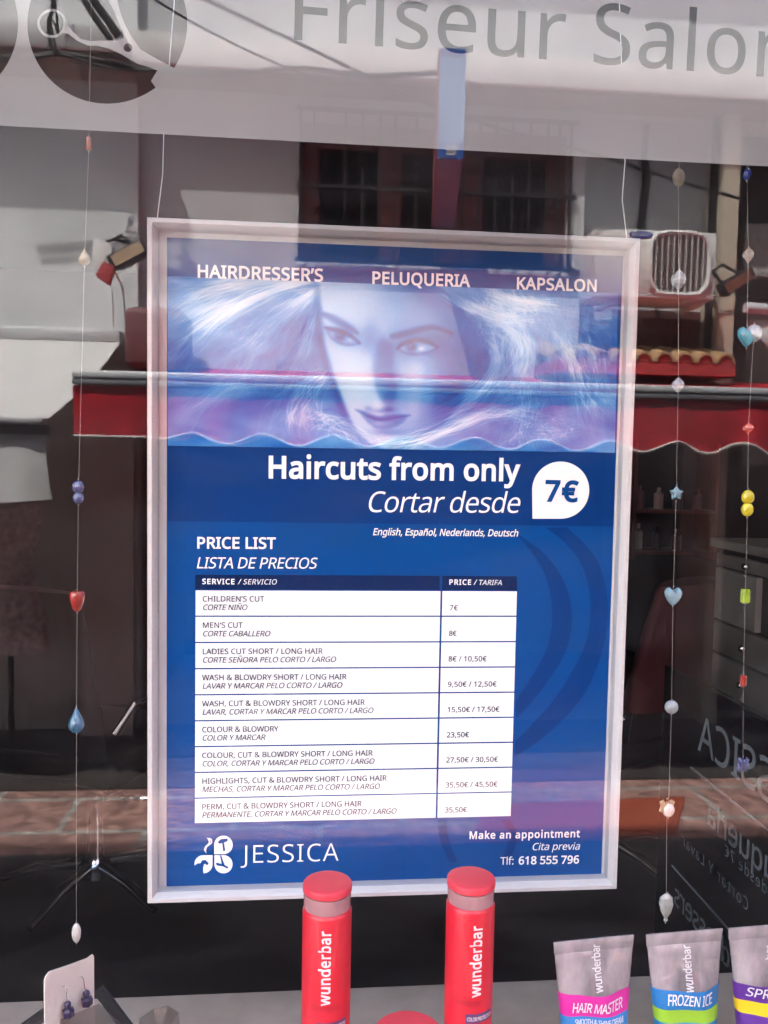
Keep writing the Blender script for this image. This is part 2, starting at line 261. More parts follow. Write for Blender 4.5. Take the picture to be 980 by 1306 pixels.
m	750	540 438,584 434,621 421,649 401,669 371,681 330,685 280,685 0,615 0,615 277,613 308,606 333,594 353,577 367,555 376,528 379,490 374,460 362,438 342,423 315,414 280,411 237,411 0,342 0,342 277,339 308,332 333,320 353,303 367,281 376,253 379,215 374,185 360,164 338,150 308,141 269,139 223,139 0,68 0,68 430,125 430,136 371,140 371,155 392,173 409,194 422,217 431,241 436,266 438,312 433,349 420,369 406,386 388,398 366,402 366,418 388,438 406,461 420,499 433
n	495	275 438,322 434,361 421,391 401,413 371,426 330,431 280,431 0,361 0,361 275,358 307,351 333,338 353,319 367,295 376,265 379,222 374,189 361,166 338,151 308,142 269,139 223,139 0,68 0,68 430,125 430,136 371,140 371,156 392,175 409,198 422,222 431,248 436
o	485	442 216,438 165,428 121,411 82,388 51,359 25,324 7,285 -4,241 -8,200 -4,163 7,129 25,100 51,77 82,59 121,48 165,44 216,47 261,55 301,68 336,87 367,110 392,137 412,169 426,204 435,244 438,281 435,316 426,347 412,374 392,398 367,417 336,431 301,439 261|117 216,120 169,130 128,147 95,172 71,203 56,243 51,282 56,314 71,339 95,356 128,366 169,369 216,365 263,355 303,338 335,314 359,282 374,242 379,202 374,171 359,147 335,130 303,120 263
p	493	273 438,322 432,365 413,401 383,428 339,444 284,449 216,447 170,439 129,427 93,410 62,390 37,365 17,337 3,306 -5,272 -8,241 -6,213 1,190 11,170 24,153 38,139 55,134 55,137 20,139 -16,139 -192,68 -192,68 430,126 430,136 371,139 371,153 389,170 405,189 419,213 429,240 436|260 379,221 374,190 362,167 342,152 313,142 275,139 229,139 216,142 167,150 126,165 93,188 70,220 55,261 51,286 53,308 60,326 72,348 98,364 131,373 171,376 217,373 262,363 302,348 334,325 359,296 374
q	493	354 -9,355 25,358 58,354 58,332 32,303 11,266 -3,219 -8,170 -2,128 17,93 48,66 91,49 146,44 214,47 261,54 302,67 338,83 368,104 393,129 413,157 427,188 435,221 438,267 433,304 419,333 397,355 371,358 371,369 430,425 430,425 -192,354 -192|233 51,272 55,304 67,327 87,342 116,352 153,355 199,355 213,352 263,343 305,328 337,305 361,273 375,231 379,196 374,167 359,145 334,130 300,120 260,117 213,120 165,130 126,146 93,168 70,197 55
r	331	269 438,295 437,319 433,310 368,287 372,264 374,240 371,217 363,195 351,176 334,161 313,149 289,141 261,139 229,139 0,68 0,68 430,126 430,134 351,137 351,152 374,170 395,191 413,214 426,240 435
s	384	348 119,343 80,327 49,302 24,268 6,226 -4,176 -8,135 -6,99 -1,68 8,42 19,42 83,70 71,104 60,141 52,178 49,224 53,256 66,269 79,277 94,280 112,278 128,271 141,259 154,239 167,212 180,174 196,135 212,103 228,76 245,57 266,45 292,41 324,46 358,61 386,85 408,118 425,157 435,202 438,240 436,275 430,308 421,339 409,315 353,258 372,228 378,197 380,159 377,131 366,118 356,111 343,108 328,111 312,119 298,133 286,154 274,219 246,257 231,289 215,314 197,333 176,344 150
t	289	212 50,245 53,272 59,272 5,258 0,240 -4,200 -8,167 -5,138 4,112 20,91 44,78 79,74 125,74 375,13 375,13 409,75 437,103 528,144 528,144 430,269 430,269 375,144 375,144 127,146 103,153 83,163 69,185 54
u	495	427 430,427 0,370 0,359 57,356 57,340 36,321 20,298 8,273 -1,247 -6,220 -8,173 -4,134 8,112 21,95 38,81 59,68 99,63 148,63 430,135 430,135 153,137 122,145 96,158 76,176 62,200 53,230 51,273 55,306 69,330 91,345 121,354 160,357 206,357 430
v	407	163 0,0 430,75 430,167 176,180 137,193 96,201 63,204 63,214 96,227 138,241 176,332 430,407 430,244 0
w	630	346 243,336 276,328 308,321 335,316 357,313 357,308 335,302 307,294 275,284 242,207 1,127 1,9 431,82 431,141 201,153 154,163 109,169 73,172 73,178 97,185 128,193 160,201 188,277 431,354 431,428 188,440 149,451 109,457 74,460 74,466 108,477 153,489 201,549 431,621 431,502 1,419 1
y	409	1 430,76 430,169 185,184 144,196 105,205 68,209 68,224 121,245 186,333 430,409 430,224 -59,207 -97,188 -130,165 -156,138 -176,106 -188,67 -192,34 -190,9 -186,9 -130,30 -133,56 -135,79 -132,99 -126,116 -114,130 -99,142 -80,152 -59,174 -2
z	377	346 0,31 0,31 47,262 375,45 375,45 430,340 430,340 377,112 55,346 55
Ñ	609	532 0,447 0,141 476,138 476,141 432,143 378,144 320,144 0,78 0,78 573,161 573,467 99,470 99,468 137,466 193,464 249,464 573,532 573|158 629,161 651,167 672,175 689,185 704,197 715,212 724,228 730,246 731,264 730,280 725,312 709,341 692,355 687,368 686,384 689,397 697,405 712,412 732,452 732,443 690,425 658,408 642,388 633,365 630,348 631,332 636,300 652,271 668,257 674,243 675,226 672,214 664,205 649,199 629
ñ	495	275 438,322 434,361 421,391 401,413 371,426 330,431 280,431 0,361 0,361 275,358 307,351 333,338 353,319 367,295 376,265 379,222 374,189 361,166 338,151 308,142 269,139 223,139 0,68 0,68 430,125 430,136 371,140 371,156 392,175 409,198 422,222 431,248 436|101 486,105 509,110 529,118 546,128 561,141 573,155 581,171 587,189 589,207 587,223 582,255 566,284 550,298 545,311 543,327 546,340 555,349 569,355 589,395 589,386 548,368 515,351 499,331 490,308 487,291 488,275 494,243 510,214 526,200 531,186 532,169 530,157 521,149 506,142 486
’	140	131 564,112 503,88 437,62 376,10 376,21 424,32 476,42 527,50 573,125 573
€	458	305 580,344 578,380 571,415 560,448 543,419 485,366 508,336 515,305 518,276 516,250 509,227 497,206 480,189 459,174 432,162 401,153 365,349 365,349 313,148 313,147 298,147 282,147 267,148 249,325 249,325 197,154 197,166 156,184 120,207 92,236 71,271 59,311 55,343 56,374 62,404 70,431 80,431 18,376 0,344 -6,307 -8,266 -5,229 3,196 17,168 36,143 59,123 88,99 138,83 197,18 197,18 249,76 249,75 265,75 282,76 300,76 313,18 313,18 365,82 365,97 426,120 479,141 508,166 533,195 553,228 568,264 577
 	209	'''.split('\n'):
    ch, adv, cs = line.split('\t')
    GLYPHS[ch] = (int(adv), [[tuple(map(int, p.split())) for p in c.split(',')] for c in cs.split('|')] if cs else [])
def tess(loops):
    return tessellate_polygon([[p*1000.0 for p in c] for c in loops])
def fill(loops):
    """Corners and triangles that fill outlines with holes (even-odd)."""
    k = 1000.0; pts = []; ed = []
    for c in loops:
        n0 = len(pts); pts += [Vector((a*k, b*k)) for a, b in c]; ed += [(n0+i, n0+(i+1) % len(c)) for i in range(len(c))]
    vs, _e, fs, *_r = delaunay_2d_cdt(pts, ed, [], 1, 1e-5)
    out = []
    for f in fs:
        cx = sum(vs[i][0] for i in f)/len(f); cy = sum(vs[i][1] for i in f)/len(f)
        if sum(within((cx, cy), [(a*k, b*k) for a, b in c]) for c in loops) % 2: out.append(tuple(f))
    return [(v[0]/k, v[1]/k) for v in vs], out
CAP = 573.0
HC = GLYPHS['H'][1][0]
OUT = 1.0 if sum(HC[i-1][0]*HC[i][1]-HC[i][0]*HC[i-1][1] for i in range(len(HC))) < 0 else -1.0   # which side of an outline is outside
def fatten(c, off):
    c2 = []
    for p in c:                                          # drop the stubby edges of a narrow apex first
        if not c2 or abs(p[0]-c2[-1][0])+abs(p[1]-c2[-1][1]) > 9: c2.append(p)
    while len(c2) > 3 and abs(c2[0][0]-c2[-1][0])+abs(c2[0][1]-c2[-1][1]) <= 9: c2.pop()
    c = c2; out = []; n = len(c)
    for i in range(n):
        p0, p, p1 = c[i-1], c[i], c[(i+1) % n]
        a = Vector((p[0]-p0[0], p[1]-p0[1])).normalized(); b = Vector((p1[0]-p[0], p1[1]-p[1])).normalized()
        na = Vector((-a.y, a.x)); nb = Vector((-b.y, b.x)); q = na+nb
        L = q.length
        q = na if L < 1e-4 else q*(min(2.0/L, 1.9)/L)
        out.append((p[0]+q.x*off, p[1]+q.y*off))
    return out
def layout(s, cap, width=None, bold=0.0, ital=0.0, sx=1.0):
    """Glyph outlines of s in metres, base line at 0, first stem at 0; width spreads the letters to that length."""
    bold = bold*OUT; k = cap/CAP; x = 0.0; pens = []; extra = abs(bold)*1.6*(1 if bold*OUT > 0 else -1)
    for ch in s:
        pens.append(x); x += (GLYPHS[ch][0]+extra)*sx*k
    nat = x-GLYPHS[s[-1]][0]*0.09*sx*k
    f = 1.0; tr = 0.0
    if width:
        if len(s) > 1: tr = (width-nat)/(len(s)-1)
        lim = -0.045*cap
        if tr < lim and len(s) > 1:
            f = (width-lim*(len(s)-1))/nat; tr = lim
    out = []
    for i, ch in enumerate(s):
        cs = GLYPHS[ch][1]; g = []
        for c in cs:
            c2 = fatten(c, bold) if bold else c
            if bold*OUT > 8 and ch in 'ij' and min(p[1] for p in c) > 440: c2 = [(px, py+abs(bold)*1.5) for px, py in c2]
            g.append([((px*sx*k+pens[i])*f+tr*i+ital*py*k, py*k) for px, py in c2])
        if g: out.append(g)
    return out
def within(p, c):
    r = False
    for i in range(len(c)):
        (x1, y1), (x2, y2) = c[i-1], c[i]
        if (y1 > p[1]) != (y2 > p[1]) and p[0] < (x2-x1)*(p[1]-y1)/(y2-y1)+x1: r = not r
    return r
def letters(mb, glyphs, fn):
    parts = []
    for g in glyphs:                                     # each outline on its own, with the holes that lie in it
        outs = [c for c in g if not any(d is not c and within(c[0], d) for d in g)]
        parts += [[c]+[h for h in g if h is not c and not any(h is q for q in outs) and within(h[0], c)] for c in outs]
    for g in parts:
        vs, tris = fill(g)
        mb.add([fn(a, b) for a, b in vs], tris)

random.seed(7)
# ------------------------------------------------------------------ materials of the setting
WHITE = mat('white_render', (0.77, 0.79, 0.79), 0.9, var=0.16, scale=1.7, bump=0.12)
PINKW = mat('off_white_render', (0.60, 0.61, 0.615), 0.9, var=0.18, scale=1.7, bump=0.12)
DARKI = mat('dark_interior_paint', (0.045, 0.034, 0.034), 0.7, var=0.25, scale=2.0)
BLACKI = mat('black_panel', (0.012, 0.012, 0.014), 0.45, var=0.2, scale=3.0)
FLOORI = mat('dark_floor_tile', (0.016, 0.014, 0.014), 0.4, var=0.3, scale=4.0)
BLACKM = mat('black_metal', (0.015, 0.015, 0.017), 0.45)
CHROME = mat('chrome', (0.75, 0.75, 0.76), 0.12, 1.0)
ALU = mat('brushed_aluminium', (0.72, 0.73, 0.73), 0.45, 0.2, var=0.08, scale=60, stretch=(1, 1, 12))
GLASS = reflect_clear('window_glass', 0.0195, (0.95, 0.965, 0.96))
# dust and wiped smears on the pane: a thin matt film in uneven patches
_n = GLASS.node_tree.nodes; _l = GLASS.node_tree.links; _o = [x for x in _n if x.type == 'OUTPUT_MATERIAL'][0]; _m = [x for x in _n if x.type == 'MIX_SHADER'][0]
_tc = _n.new('ShaderNodeTexCoord'); _mp = _n.new('ShaderNodeMapping'); _mp.inputs['Rotation'].default_value = (0, 0.6, 0); _mp.inputs['Scale'].default_value = (1.0, 1.0, 3.5)
_nz = _n.new('ShaderNodeTexNoise'); _nz.inputs['Scale'].default_value = 9; _nz.inputs['Detail'].default_value = 9; _nz.inputs['Roughness'].default_value = 0.65
_r = _n.new('ShaderNodeValToRGB'); _r.color_ramp.elements[0].position = 0.42; _r.color_ramp.elements[1].position = 0.78; _r.color_ramp.elements[0].color = (0.0006, 0.0006, 0.0006, 1); _r.color_ramp.elements[1].color = (0.0085, 0.0085, 0.0085, 1)
_d = _n.new('ShaderNodeBsdfDiffuse'); _d.inputs[0].default_value = (0.7, 0.68, 0.66, 1); _x = _n.new('ShaderNodeMixShader')
_l.new(_tc.outputs['Object'], _mp.inputs[0]); _l.new(_mp.outputs[0], _nz.inputs['Vector']); _l.new(_nz.outputs['Fac'], _r.inputs[0]); _l.new(_r.outputs[0], _x.inputs[0])
_l.new(_m.outputs[0], _x.inputs[1]); _l.new(_d.outputs[0], _x.inputs[2]); _l.new(_x.outputs[0], _o.inputs[0])
COVER = reflect_clear('acrylic_cover', 0.006, (0.985, 0.985, 0.985))

# ------------------------------------------------------------------ the ground, the street
def paving(name, base, dark, joint, w, h, bumpy=0.5):
    m = bpy.data.materials.new(name); m.use_nodes = True
    n = m.node_tree.nodes; l = m.node_tree.links; b = n['Principled BSDF']; b.inputs['Roughness'].default_value = 0.8
    tc = n.new('ShaderNodeTexCoord'); br = n.new('ShaderNodeTexBrick'); br.offset = 0.5
    br.inputs['Color1'].default_value = (*base, 1); br.inputs['Color2'].default_value = (*dark, 1); br.inputs['Mortar'].default_value = (*joint, 1)
    br.inputs['Scale'].default_value = 1.0; br.inputs['Brick Width'].default_value = w; br.inputs['Row Height'].default_value = h; br.inputs['Mortar Size'].default_value = 0.018
    nz = n.new('ShaderNodeTexNoise'); nz.inputs['Scale'].default_value = 13; nz.inputs['Detail'].default_value = 8; nz.inputs['Roughness'].default_value = 0.7
    mx = n.new('ShaderNodeMix'); mx.data_type = 'RGBA'; mx.blend_type = 'MULTIPLY'; mx.inputs[0].default_value = 0.9
    rp = n.new('ShaderNodeValToRGB'); rp.color_ramp.elements[0].position = 0.40; rp.color_ramp.elements[1].position = 0.60
    rp.color_ramp.elements[0].color = (0.36, 0.34, 0.36, 1); rp.color_ramp.elements[1].color = (1, 1, 1, 1)
    l.new(tc.outputs['Object'], br.inputs['Vector']); l.new(tc.outputs['Object'], nz.inputs['Vector']); l.new(nz.outputs['Fac'], rp.inputs[0])
    l.new(br.outputs['Color'], mx.inputs[6]); l.new(rp.outputs[0], mx.inputs[7]); l.new(mx.outputs[2], b.inputs['Base Color'])
    bp = n.new('ShaderNodeBump'); bp.inputs['Strength'].default_value = bumpy; bp.inputs['Distance'].default_value = 0.01
    l.new(nz.outputs['Fac'], bp.inputs['Height']); l.new(bp.outputs[0], b.inputs['Normal'])
    return m
STREET_Z = -0.45
def ground(px, py):
    d = AF+AR*((px-490)/FPX)+AU*((653-py)/FPX); t = (STREET_Z-EYE[2])/d[2]; p = EYE+d*t; return Vector((p[0], p[1], STREET_Z))
PAVE = paving('stone_paving', (0.47, 0.265, 0.22), (0.38, 0.22, 0.19), (0.48, 0.46, 0.42), 0.9, 0.42)
DUST = mat('dry_ground', (0.30, 0.27, 0.24), 0.9, var=0.3, scale=0.5)
MB().box((-90, -90, STREET_Z-0.3), (90, 90, STREET_Z-0.004)).build('ground', DUST, kind='structure')
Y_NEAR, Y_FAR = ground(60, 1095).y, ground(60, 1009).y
MB().box((-20, -5.48, STREET_Z-0.1), (20, -Y_FAR, STREET_Z+0.012)).build('paving_painted_shade', mat('awning_shade_brown', (0.05, 0.04, 0.037), 0.85, var=0.3, scale=5, bump=0.2), kind='structure')  # awning shade painted in as darker paving, starting at the shadow's edge
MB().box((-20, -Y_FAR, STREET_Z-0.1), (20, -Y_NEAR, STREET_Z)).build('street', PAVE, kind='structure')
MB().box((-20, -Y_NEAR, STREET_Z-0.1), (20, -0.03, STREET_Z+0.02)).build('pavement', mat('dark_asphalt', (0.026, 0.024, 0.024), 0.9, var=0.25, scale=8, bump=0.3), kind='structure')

# ------------------------------------------------------------------ the salon's own building
sal = thing('salon_building', 'white rendered building that holds the hair salon behind its display window', 'building', (0, 0.1, 0))
H_OWN = 8.0
WL, WR, SILL, LINT = -1.25, 0.47, 0.93, 2.35
b = MB()
b.box((-7, -0.03, STREET_Z), (WL, 0.2, 2.6)); b.box((WL, -0.03, STREET_Z), (WR, 0.2, SILL-0.05)); b.box((WL, -0.03, LINT), (1.5, 0.2, 2.6))
b.box((WR, -0.03, STREET_Z), (WR+0.05, 0.2, LINT)); b.box((1.5, -0.03, STREET_Z), (7, 0.2, 2.6)); b.box((WR+0.05, -0.03, 2.15), (1.5, 0.2, LINT))
b.build('front_wall', WHITE, sal)
MB().box((-7, -0.03, 2.6), (7, 4.7, H_OWN)).build('upper_storey', WHITE, sal)
MB().box((-7.1, -0.06, H_OWN), (7.1, 4.8, H_OWN+0.12)).build('roof', mat('roof_clay', (0.42, 0.2, 0.13), 0.85, var=0.2, scale=5), sal)
MB().box((-3.2, 0.2, -0.06), (3.2, 4.6, -0.003)).build('floor', FLOORI, kind='structure')
MB().box((-3.2, 0.2, 2.55), (3.2, 4.6, 2.597)).build('ceiling', DARKI, kind='structure')
MB().box((-3.2, 4.5, 0.0), (3.2, 4.6, 2.55)).build('back_wall', DARKI, kind='structure')
MB().box((-3.2, 0.21, 0.0), (-3.1, 4.5, 2.55)).build('wall_left', DARKI, kind='structure')
MB().box((3.1, 0.21, 0.0), (3.2, 4.5, 2.55)).build('wall_right', DARKI, kind='structure')

# ------------------------------------------------------------------ the display window: pane, frame, lettering band
win = thing('shop_window', 'clear street window of the salon mirroring the sunny houses opposite', 'window', (-0.4, 0, SILL))
MB().box((WL+0.04, -0.003, SILL), (WR-0.04, 0.003, LINT-0.04)).build('pane', GLASS, win)
FRM = mat('dark_window_frame', (0.05, 0.045, 0.04), 0.5)
f = MB()
f.box((WL, -0.025, SILL-0.05), (WL+0.04, 0.03, LINT)); f.box((WR-0.04, -0.025, SILL-0.05), (WR, 0.03, LINT))
f.box((WL+0.04, -0.025, LINT-0.04), (WR-0.04, 0.03, LINT)); f.box((WL+0.04, -0.025, SILL-0.05), (WR-0.04, 0.03, SILL))
f.build('window_frame', FRM, win)
VIN = mat('frosted_vinyl', (0.235, 0.222, 0.208), 0.8, var=0.03, scale=60)
_n = VIN.node_tree.nodes; _l = VIN.node_tree.links
_mx = _n.new('ShaderNodeMixShader'); _t = _n.new('ShaderNodeBsdfTranslucent'); _t.inputs[0].default_value = (0.30, 0.285, 0.275, 1); _mx.inputs[0].default_value = 0.45
_l.new(_n['Principled BSDF'].outputs[0], _mx.inputs[1]); _l.new(_t.outputs[0], _mx.inputs[2]); _l.new(_mx.outputs[0], _n['Material Output'].inputs[0])
YB = 0.0038
def gxz(px, py):
    p = V(px, py, YB); return (p.x, p.z)
def circ(cx, cy, r, a0=0, a1=360, n=72):
    return [(cx+r*math.cos(math.radians(a0+(a1-a0)*i/n)), cy+r*math.sin(math.radians(a0+(a1-a0)*i/n))) for i in range(n+(0 if a1-a0 == 360 else 1))]
bl = V(0, 160, YB); brr = V(980, 212, YB)
zb = lambda x: bl.z+(brr.z-bl.z)*(x-bl.x)/(brr.x-bl.x)
xl, xr, zt = WL+0.05, WR-0.05, 2.02
outer = [(xl, zb(xl)), (xr, zb(xr)), (xr, zt), (xl, zt)]
# petals cut clear out of the band; the lower right one keeps the notch the scissors leave
pet = [p for p in circ(137, 30, 102, 33, 33+360-0.01, 80)]
a_lo = math.degrees(math.atan2(111.5-30, 198.5-137)); a_hi = math.degrees(math.atan2(88-30, 224-137))
pet = circ(137, 30, 102, a_lo, a_hi+360, 80) + [(201, 89), (192.5, 103)]
pet2 = circ(-79, 30, 102)
pet3 = circ(137, -186, 102); pet4 = circ(-79, -186, 102)
holes = [[gxz(*p) for p in h] for h in (pet, pet2)]
pa, pb = V(365, 49, YB), V(1012, 100.2, YB)
base = Vector((pb.x-pa.x, pb.z-pa.z)); ang = math.atan2(base.y, base.x)
cap_h = (V(365, -31, YB)-V(365, 49, YB)).length
sign = layout('Friseur Salon', cap_h, base.length, bold=3)
ca, sa = math.cos(ang), math.sin(ang)
put = lambda a, b: (pa.x+a*ca-b*sa, pa.z+a*sa+b*ca)
islands = []
for g in sign:
    g = [[put(a, b) for a, b in c] for c in g]
    area = lambda c: sum(c[i-1][0]*c[i][1]-c[i][0]*c[i-1][1] for i in range(len(c)))
    big = max(abs(area(c)) for c in g)
    def inside(p, c):
        r = False
        for i in range(len(c)):
            (x1, y1), (x2, y2) = c[i-1], c[i]
            if (y1 > p[1]) != (y2 > p[1]) and p[0] < (x2-x1)*(p[1]-y1)/(y2-y1)+x1: r = not r
        return r
    for c in g:
        (islands if any(d is not c and inside(c[0], d) for d in g) else holes).append(c)
def sheet(outlines, y):
    mb = MB()
    vs, tris = fill(outlines)
    return mb.add([(a, y, b) for a, b in vs], tris)
band = sheet([outer]+holes, YB)
for c in islands:
    i2 = sheet([c], YB); band.add(i2.v, i2.f)
band.build('lettering_band', VIN, win)
sc = MB()
def strip(pts):
    t = sheet([[gxz(*p) for p in pts]], YB+0.0004); sc.add(t.v, t.f)
ring_o = circ(66, 29, 18.5, 0, 360, 40); ring_i = circ(66, 29, 15.2, 0, 360, 40)
t = sheet([[gxz(*p) for p in ring_o], [gxz(*p) for p in ring_i]], YB+0.0004); sc.add(t.v, t.f)
body = [(82, 20), (86, 30), (92, 39), (103, 49), (115, 51.5), (127, 51), (150, 51), (158, 47), (152, 30), (146, 15), (138, 0), (128, -22), (112, -50),
        (121, -53), (136, -28), (147, -10), (153, 14), (160, 32), (168, 46), (179, 62), (201, 75), (226, 88), (214, 95), (201, 89), (190, 85), (176, 81), (163, 73.5),
        (150, 66), (138, 61), (124, 57.5), (112, 57.5), (98, 51), (86, 42), (79, 41), (83, 33)]
pivot = circ(163, 60, 5.5, 0, 360, 24)
t = sheet([[gxz(*p) for p in body], [gxz(*p) for p in pivot]], YB+0.0004); sc.add(t.v, t.f)
ring2 = circ(108, -70, 22, 0, 360, 40); ring2i = circ(108, -70, 18, 0, 360, 40)
t = sheet([[gxz(*p) for p in ring2], [gxz(*p) for p in ring2i]], YB+0.0004); sc.add(t.v, t.f)
sc.build('scissors_emblem', VIN, win)

# ------------------------------------------------------------------ the low side panel of the display, lettered towards the entrance and so read from behind
DX = WR+0.055
door = thing('side_panel', 'low black glass panel beside the display with reversed white lettering', 'panel', (DX, 0.42, 0.0))
MB().box((DX, 0.21, 0.001), (DX+0.012, 0.83, 1.16)).build('panel_sheet', mat('black_glass_sheet', (0.006, 0.006, 0.008), 0.12), door, bevel=0.002)
dl = MB()
def door_line(s, ex, ey, capm, w, bold=0):
    q = VX(ex, ey, DX-0.0012)
    for g in layout(s, capm, w, bold): letters(dl, [g], lambda a, b: (DX-0.0012, q.y-w+a, q.z+b))
door_line('JESSICA', 892, 957, 0.056, 0.27, 4)
door_line('Peluqueria', 902, 1050, 0.038, 0.26, 6)
door_line('desde 7€', 925, 1091, 0.016, 0.11, 0)
door_line('Cortar Y Lavar', 871, 1077, 0.017, 0.2, 0)
door_line('Hairdressers', 860, 1152, 0.036, 0.27, 4)
door_line('Kapsalon', 862, 1225, 0.036, 0.22, 4)
for px, py in ((881, 979), (857, 1104)):
    q = VX(px, py, DX-0.0012); dl.box((DX-0.0012, 0.215, q.z-0.0016), (DX-0.0006, q.y, q.z+0.0016))
dl.build('panel_lettering', mat('panel_vinyl', (0.22, 0.25, 0.28), 0.6), door)
# ------------------------------------------------------------------ the framed price poster on its two threads
PY = 0.2543
U = lambda px, py: (lambda p: (p.x, p.z))(V(px, py, PY))
fr = thing('picture_frame', 'large blue hairdresser price poster in a slim silver frame hung in the window', 'picture frame', (0, PY, 1.396-0.32))
FY = PY-0.016
c4 = [V(*p, FY) for p in ((185.3, 274.3), (817.9, 303.7), (788.8, 1135.1), (188.6, 1154.1))]
fx0, fx1 = (c4[0].x+c4[3].x)/2, (c4[1].x+c4[2].x)/2
fz0, fz1 = (c4[2].z+c4[3].z)/2, (c4[0].z+c4[1].z)/2
FW = 0.0082
SILVER = mat('silver_frame', (0.56, 0.525, 0.515), 0.42, 0.1, var=0.05, scale=80, stretch=(1, 1, 8))
def mould(ax, az, bx, bz, nx, nz):
    """One mitred length of moulding from corner a to corner b, n pointing inwards."""
    rings = []
    tx, tz = (bx-ax), (bz-az); L = math.hypot(tx, tz); tx /= L; tz /= L
    prof = [(0.0, PY+0.004), (0.0, FY+0.003), (0.0012, FY), (0.0045, FY), (0.0060, FY+0.002), (FW, FY+0.006), (FW, PY+0.004)]
    for (cx, cz, s) in ((ax, az, 1), (bx, bz, -1)):
        rings.append([(cx+nx*d+tx*s*d, y, cz+nz*d+tz*s*d) for d, y in prof])
    return rings
for a, b_, n_ in (((fx0, fz1), (fx1, fz1), (0, -1)), ((fx1, fz1), (fx1, fz0), (-1, 0)), ((fx1, fz0), (fx0, fz0), (0, 1)), ((fx0, fz0), (fx0, fz1), (1, 0))):
    MB().loft(mould(*a, *b_, *n_)).build('frame_rail', SILVER, fr)
MB().box((fx0+0.004, PY+0.0006, fz0+0.004), (fx1-0.004, PY+0.0035, fz1-0.004)).build('mat_board', mat('mat_board', (0.58, 0.57, 0.58), 0.7, var=0.03, scale=120), fr)
for px0, py0, px1, py1, sag in ((209, 168, 200.3, 276, 0.002), (797.5, 205, 801, 304, -0.004)):
    t0 = V(px0, py0, PY-0.004); t1 = V(px1, py1, PY-0.004)
    d = (t0-t1)/(t0.z-t1.z)
    top = t0+d*(2.54-t0.z)
    MB().tube([top, t0, (t0+t1)/2+Vector((sag, 0, 0)), t1-d*0.01], 0.00042, 6).build('hanging_thread', mat('nylon_thread', (0.75, 0.73, 0.70), 0.3), fr)
BLUE = (0.0, 0.060, 0.255)
pw, ph = 0.4173, 0.594
paper = MB().box((-pw/2, PY, 1.396-ph/2), (pw/2, PY+0.0005, 1.396+ph/2)).build('poster', mat('poster_blue', BLUE, 0.6, var=0.04, scale=4, spec=0.08), fr)
INK = {}
def ink(name, c):
    return mat('print_'+name, c, 0.6, spec=0.08)
def poly(mb, pts, lift):
    pts = [U(*p) for p in pts]
    tris = tess([[Vector((a, b, 0)) for a, b in pts]])
    mb.add([(a, PY-lift, b) for a, b in pts], [tuple(t) for t in tris])
def line(mb, s, l, r, capx, bold=0, ital=0.0, lift=0.0009, sx=1.0):
    a = U(*l); e = U(*r); w = math.hypot(e[0]-a[0], e[1]-a[1]); t = math.atan2(e[1]-a[1], e[0]-a[0])
    cap = capx*0.763/FPX*(1.0+0.00003*(l[1]-653))
    c, s_ = math.cos(t), math.sin(t)
    letters(mb, layout(s, cap, w, bold, ital, sx), lambda x, y: (a[0]+x*c-y*s_, PY-lift, a[1]+x*s_+y*c))
# pale arcs and the deeper band printed on the blue
arc = MB()
cp = lambda pts: [(540+x/2.72, 640+y/2.72) for x, y in pts]
def smooth_pts(pts, k=5):
    out = []; n = len(pts)
    for i in range(n-1):
        p0, p1, p2, p3 = [np.array(pts[min(max(j, 0), n-1)], float) for j in (i-1, i, i+1, i+2)]
        for q in range(k):
            t = q/k; out.append(tuple(0.5*((2*p1)+(p2-p0)*t+(2*p0-5*p1+4*p2-p3)*t*t+(3*p1-p0-3*p2+p3)*t**3)))
    out.append(tuple(pts[-1])); return out
A1o = smooth_pts(cp([(330, 112), (420, 180), (480, 260), (512, 350), (514, 440), (490, 530), (440, 610), (380, 690), (322, 752)]))
A1i = smooth_pts(cp([(322, 690), (380, 600), (425, 520), (445, 440), (445, 350), (425, 260), (380, 180), (332, 122)]))
A2o = smooth_pts(cp([(500, 88), (585, 175), (628, 270), (640, 370), (630, 480), (600, 580), (550, 680), (480, 760), (400, 830), (318, 885)]))
A2i = smooth_pts(cp([(318, 832), (380, 770), (450, 690), (510, 600), (560, 500), (580, 400), (575, 300), (545, 210), (490, 140), (425, 90)]))
poly(arc, A1o+A1i, 0.0003); poly(arc, A2o+A2i, 0.0003)
poly(arc, smooth_pts(cp([(50, 1105), (58, 1170), (90, 1250)]))+smooth_pts(cp([(120, 1250), (88, 1170), (80, 1105)])), 0.0003)
poly(arc, smooth_pts(cp([(270, 1105), (300, 1160), (270, 1245)]))+smooth_pts(cp([(300, 1245), (330, 1160), (300, 1105)])), 0.0003)
arc.build('arc_pattern', ink('arc', (0.0, 0.036, 0.185)), paper)
db = MB(); poly(db, [(214.5, 568.5), (784.5, 577.5), (782.5, 671.5), (214.3, 664.5)], 0.0003); db.build('heading_band', ink('deep', (0.0, 0.034, 0.18)), paper)
WH = ink('white', (0.89, 0.90, 0.90))
hl = MB()
line(hl, 'HAIRDRESSER’S', (251, 354), (412.5, 359.3), 15.2, 24, lift=0.0016)
line(hl, 'PELUQUERIA', (473.5, 362), (598.5, 366), 14.8, 24, lift=0.0016)
line(hl, 'KAPSALON', (657.5, 368.8), (761.5, 372), 14.6, 24, lift=0.0016)
hl.build('title_lettering', WH, paper)
hd = MB()
line(hd, 'Haircuts from only', (340.5, 609), (662, 613), 26.5, 26)
line(hd, 'Cortar desde', (466, 653), (661, 654), 26.5, -2, 0.2)
line(hd, 'English, Español, Nederlands, Deutsch', (475, 682.3), (660.5, 684), 8.6, 14, 0.2, sx=0.92)
line(hd, 'PRICE LIST', (250.5, 699), (351.5, 699.6), 13.8, 22)
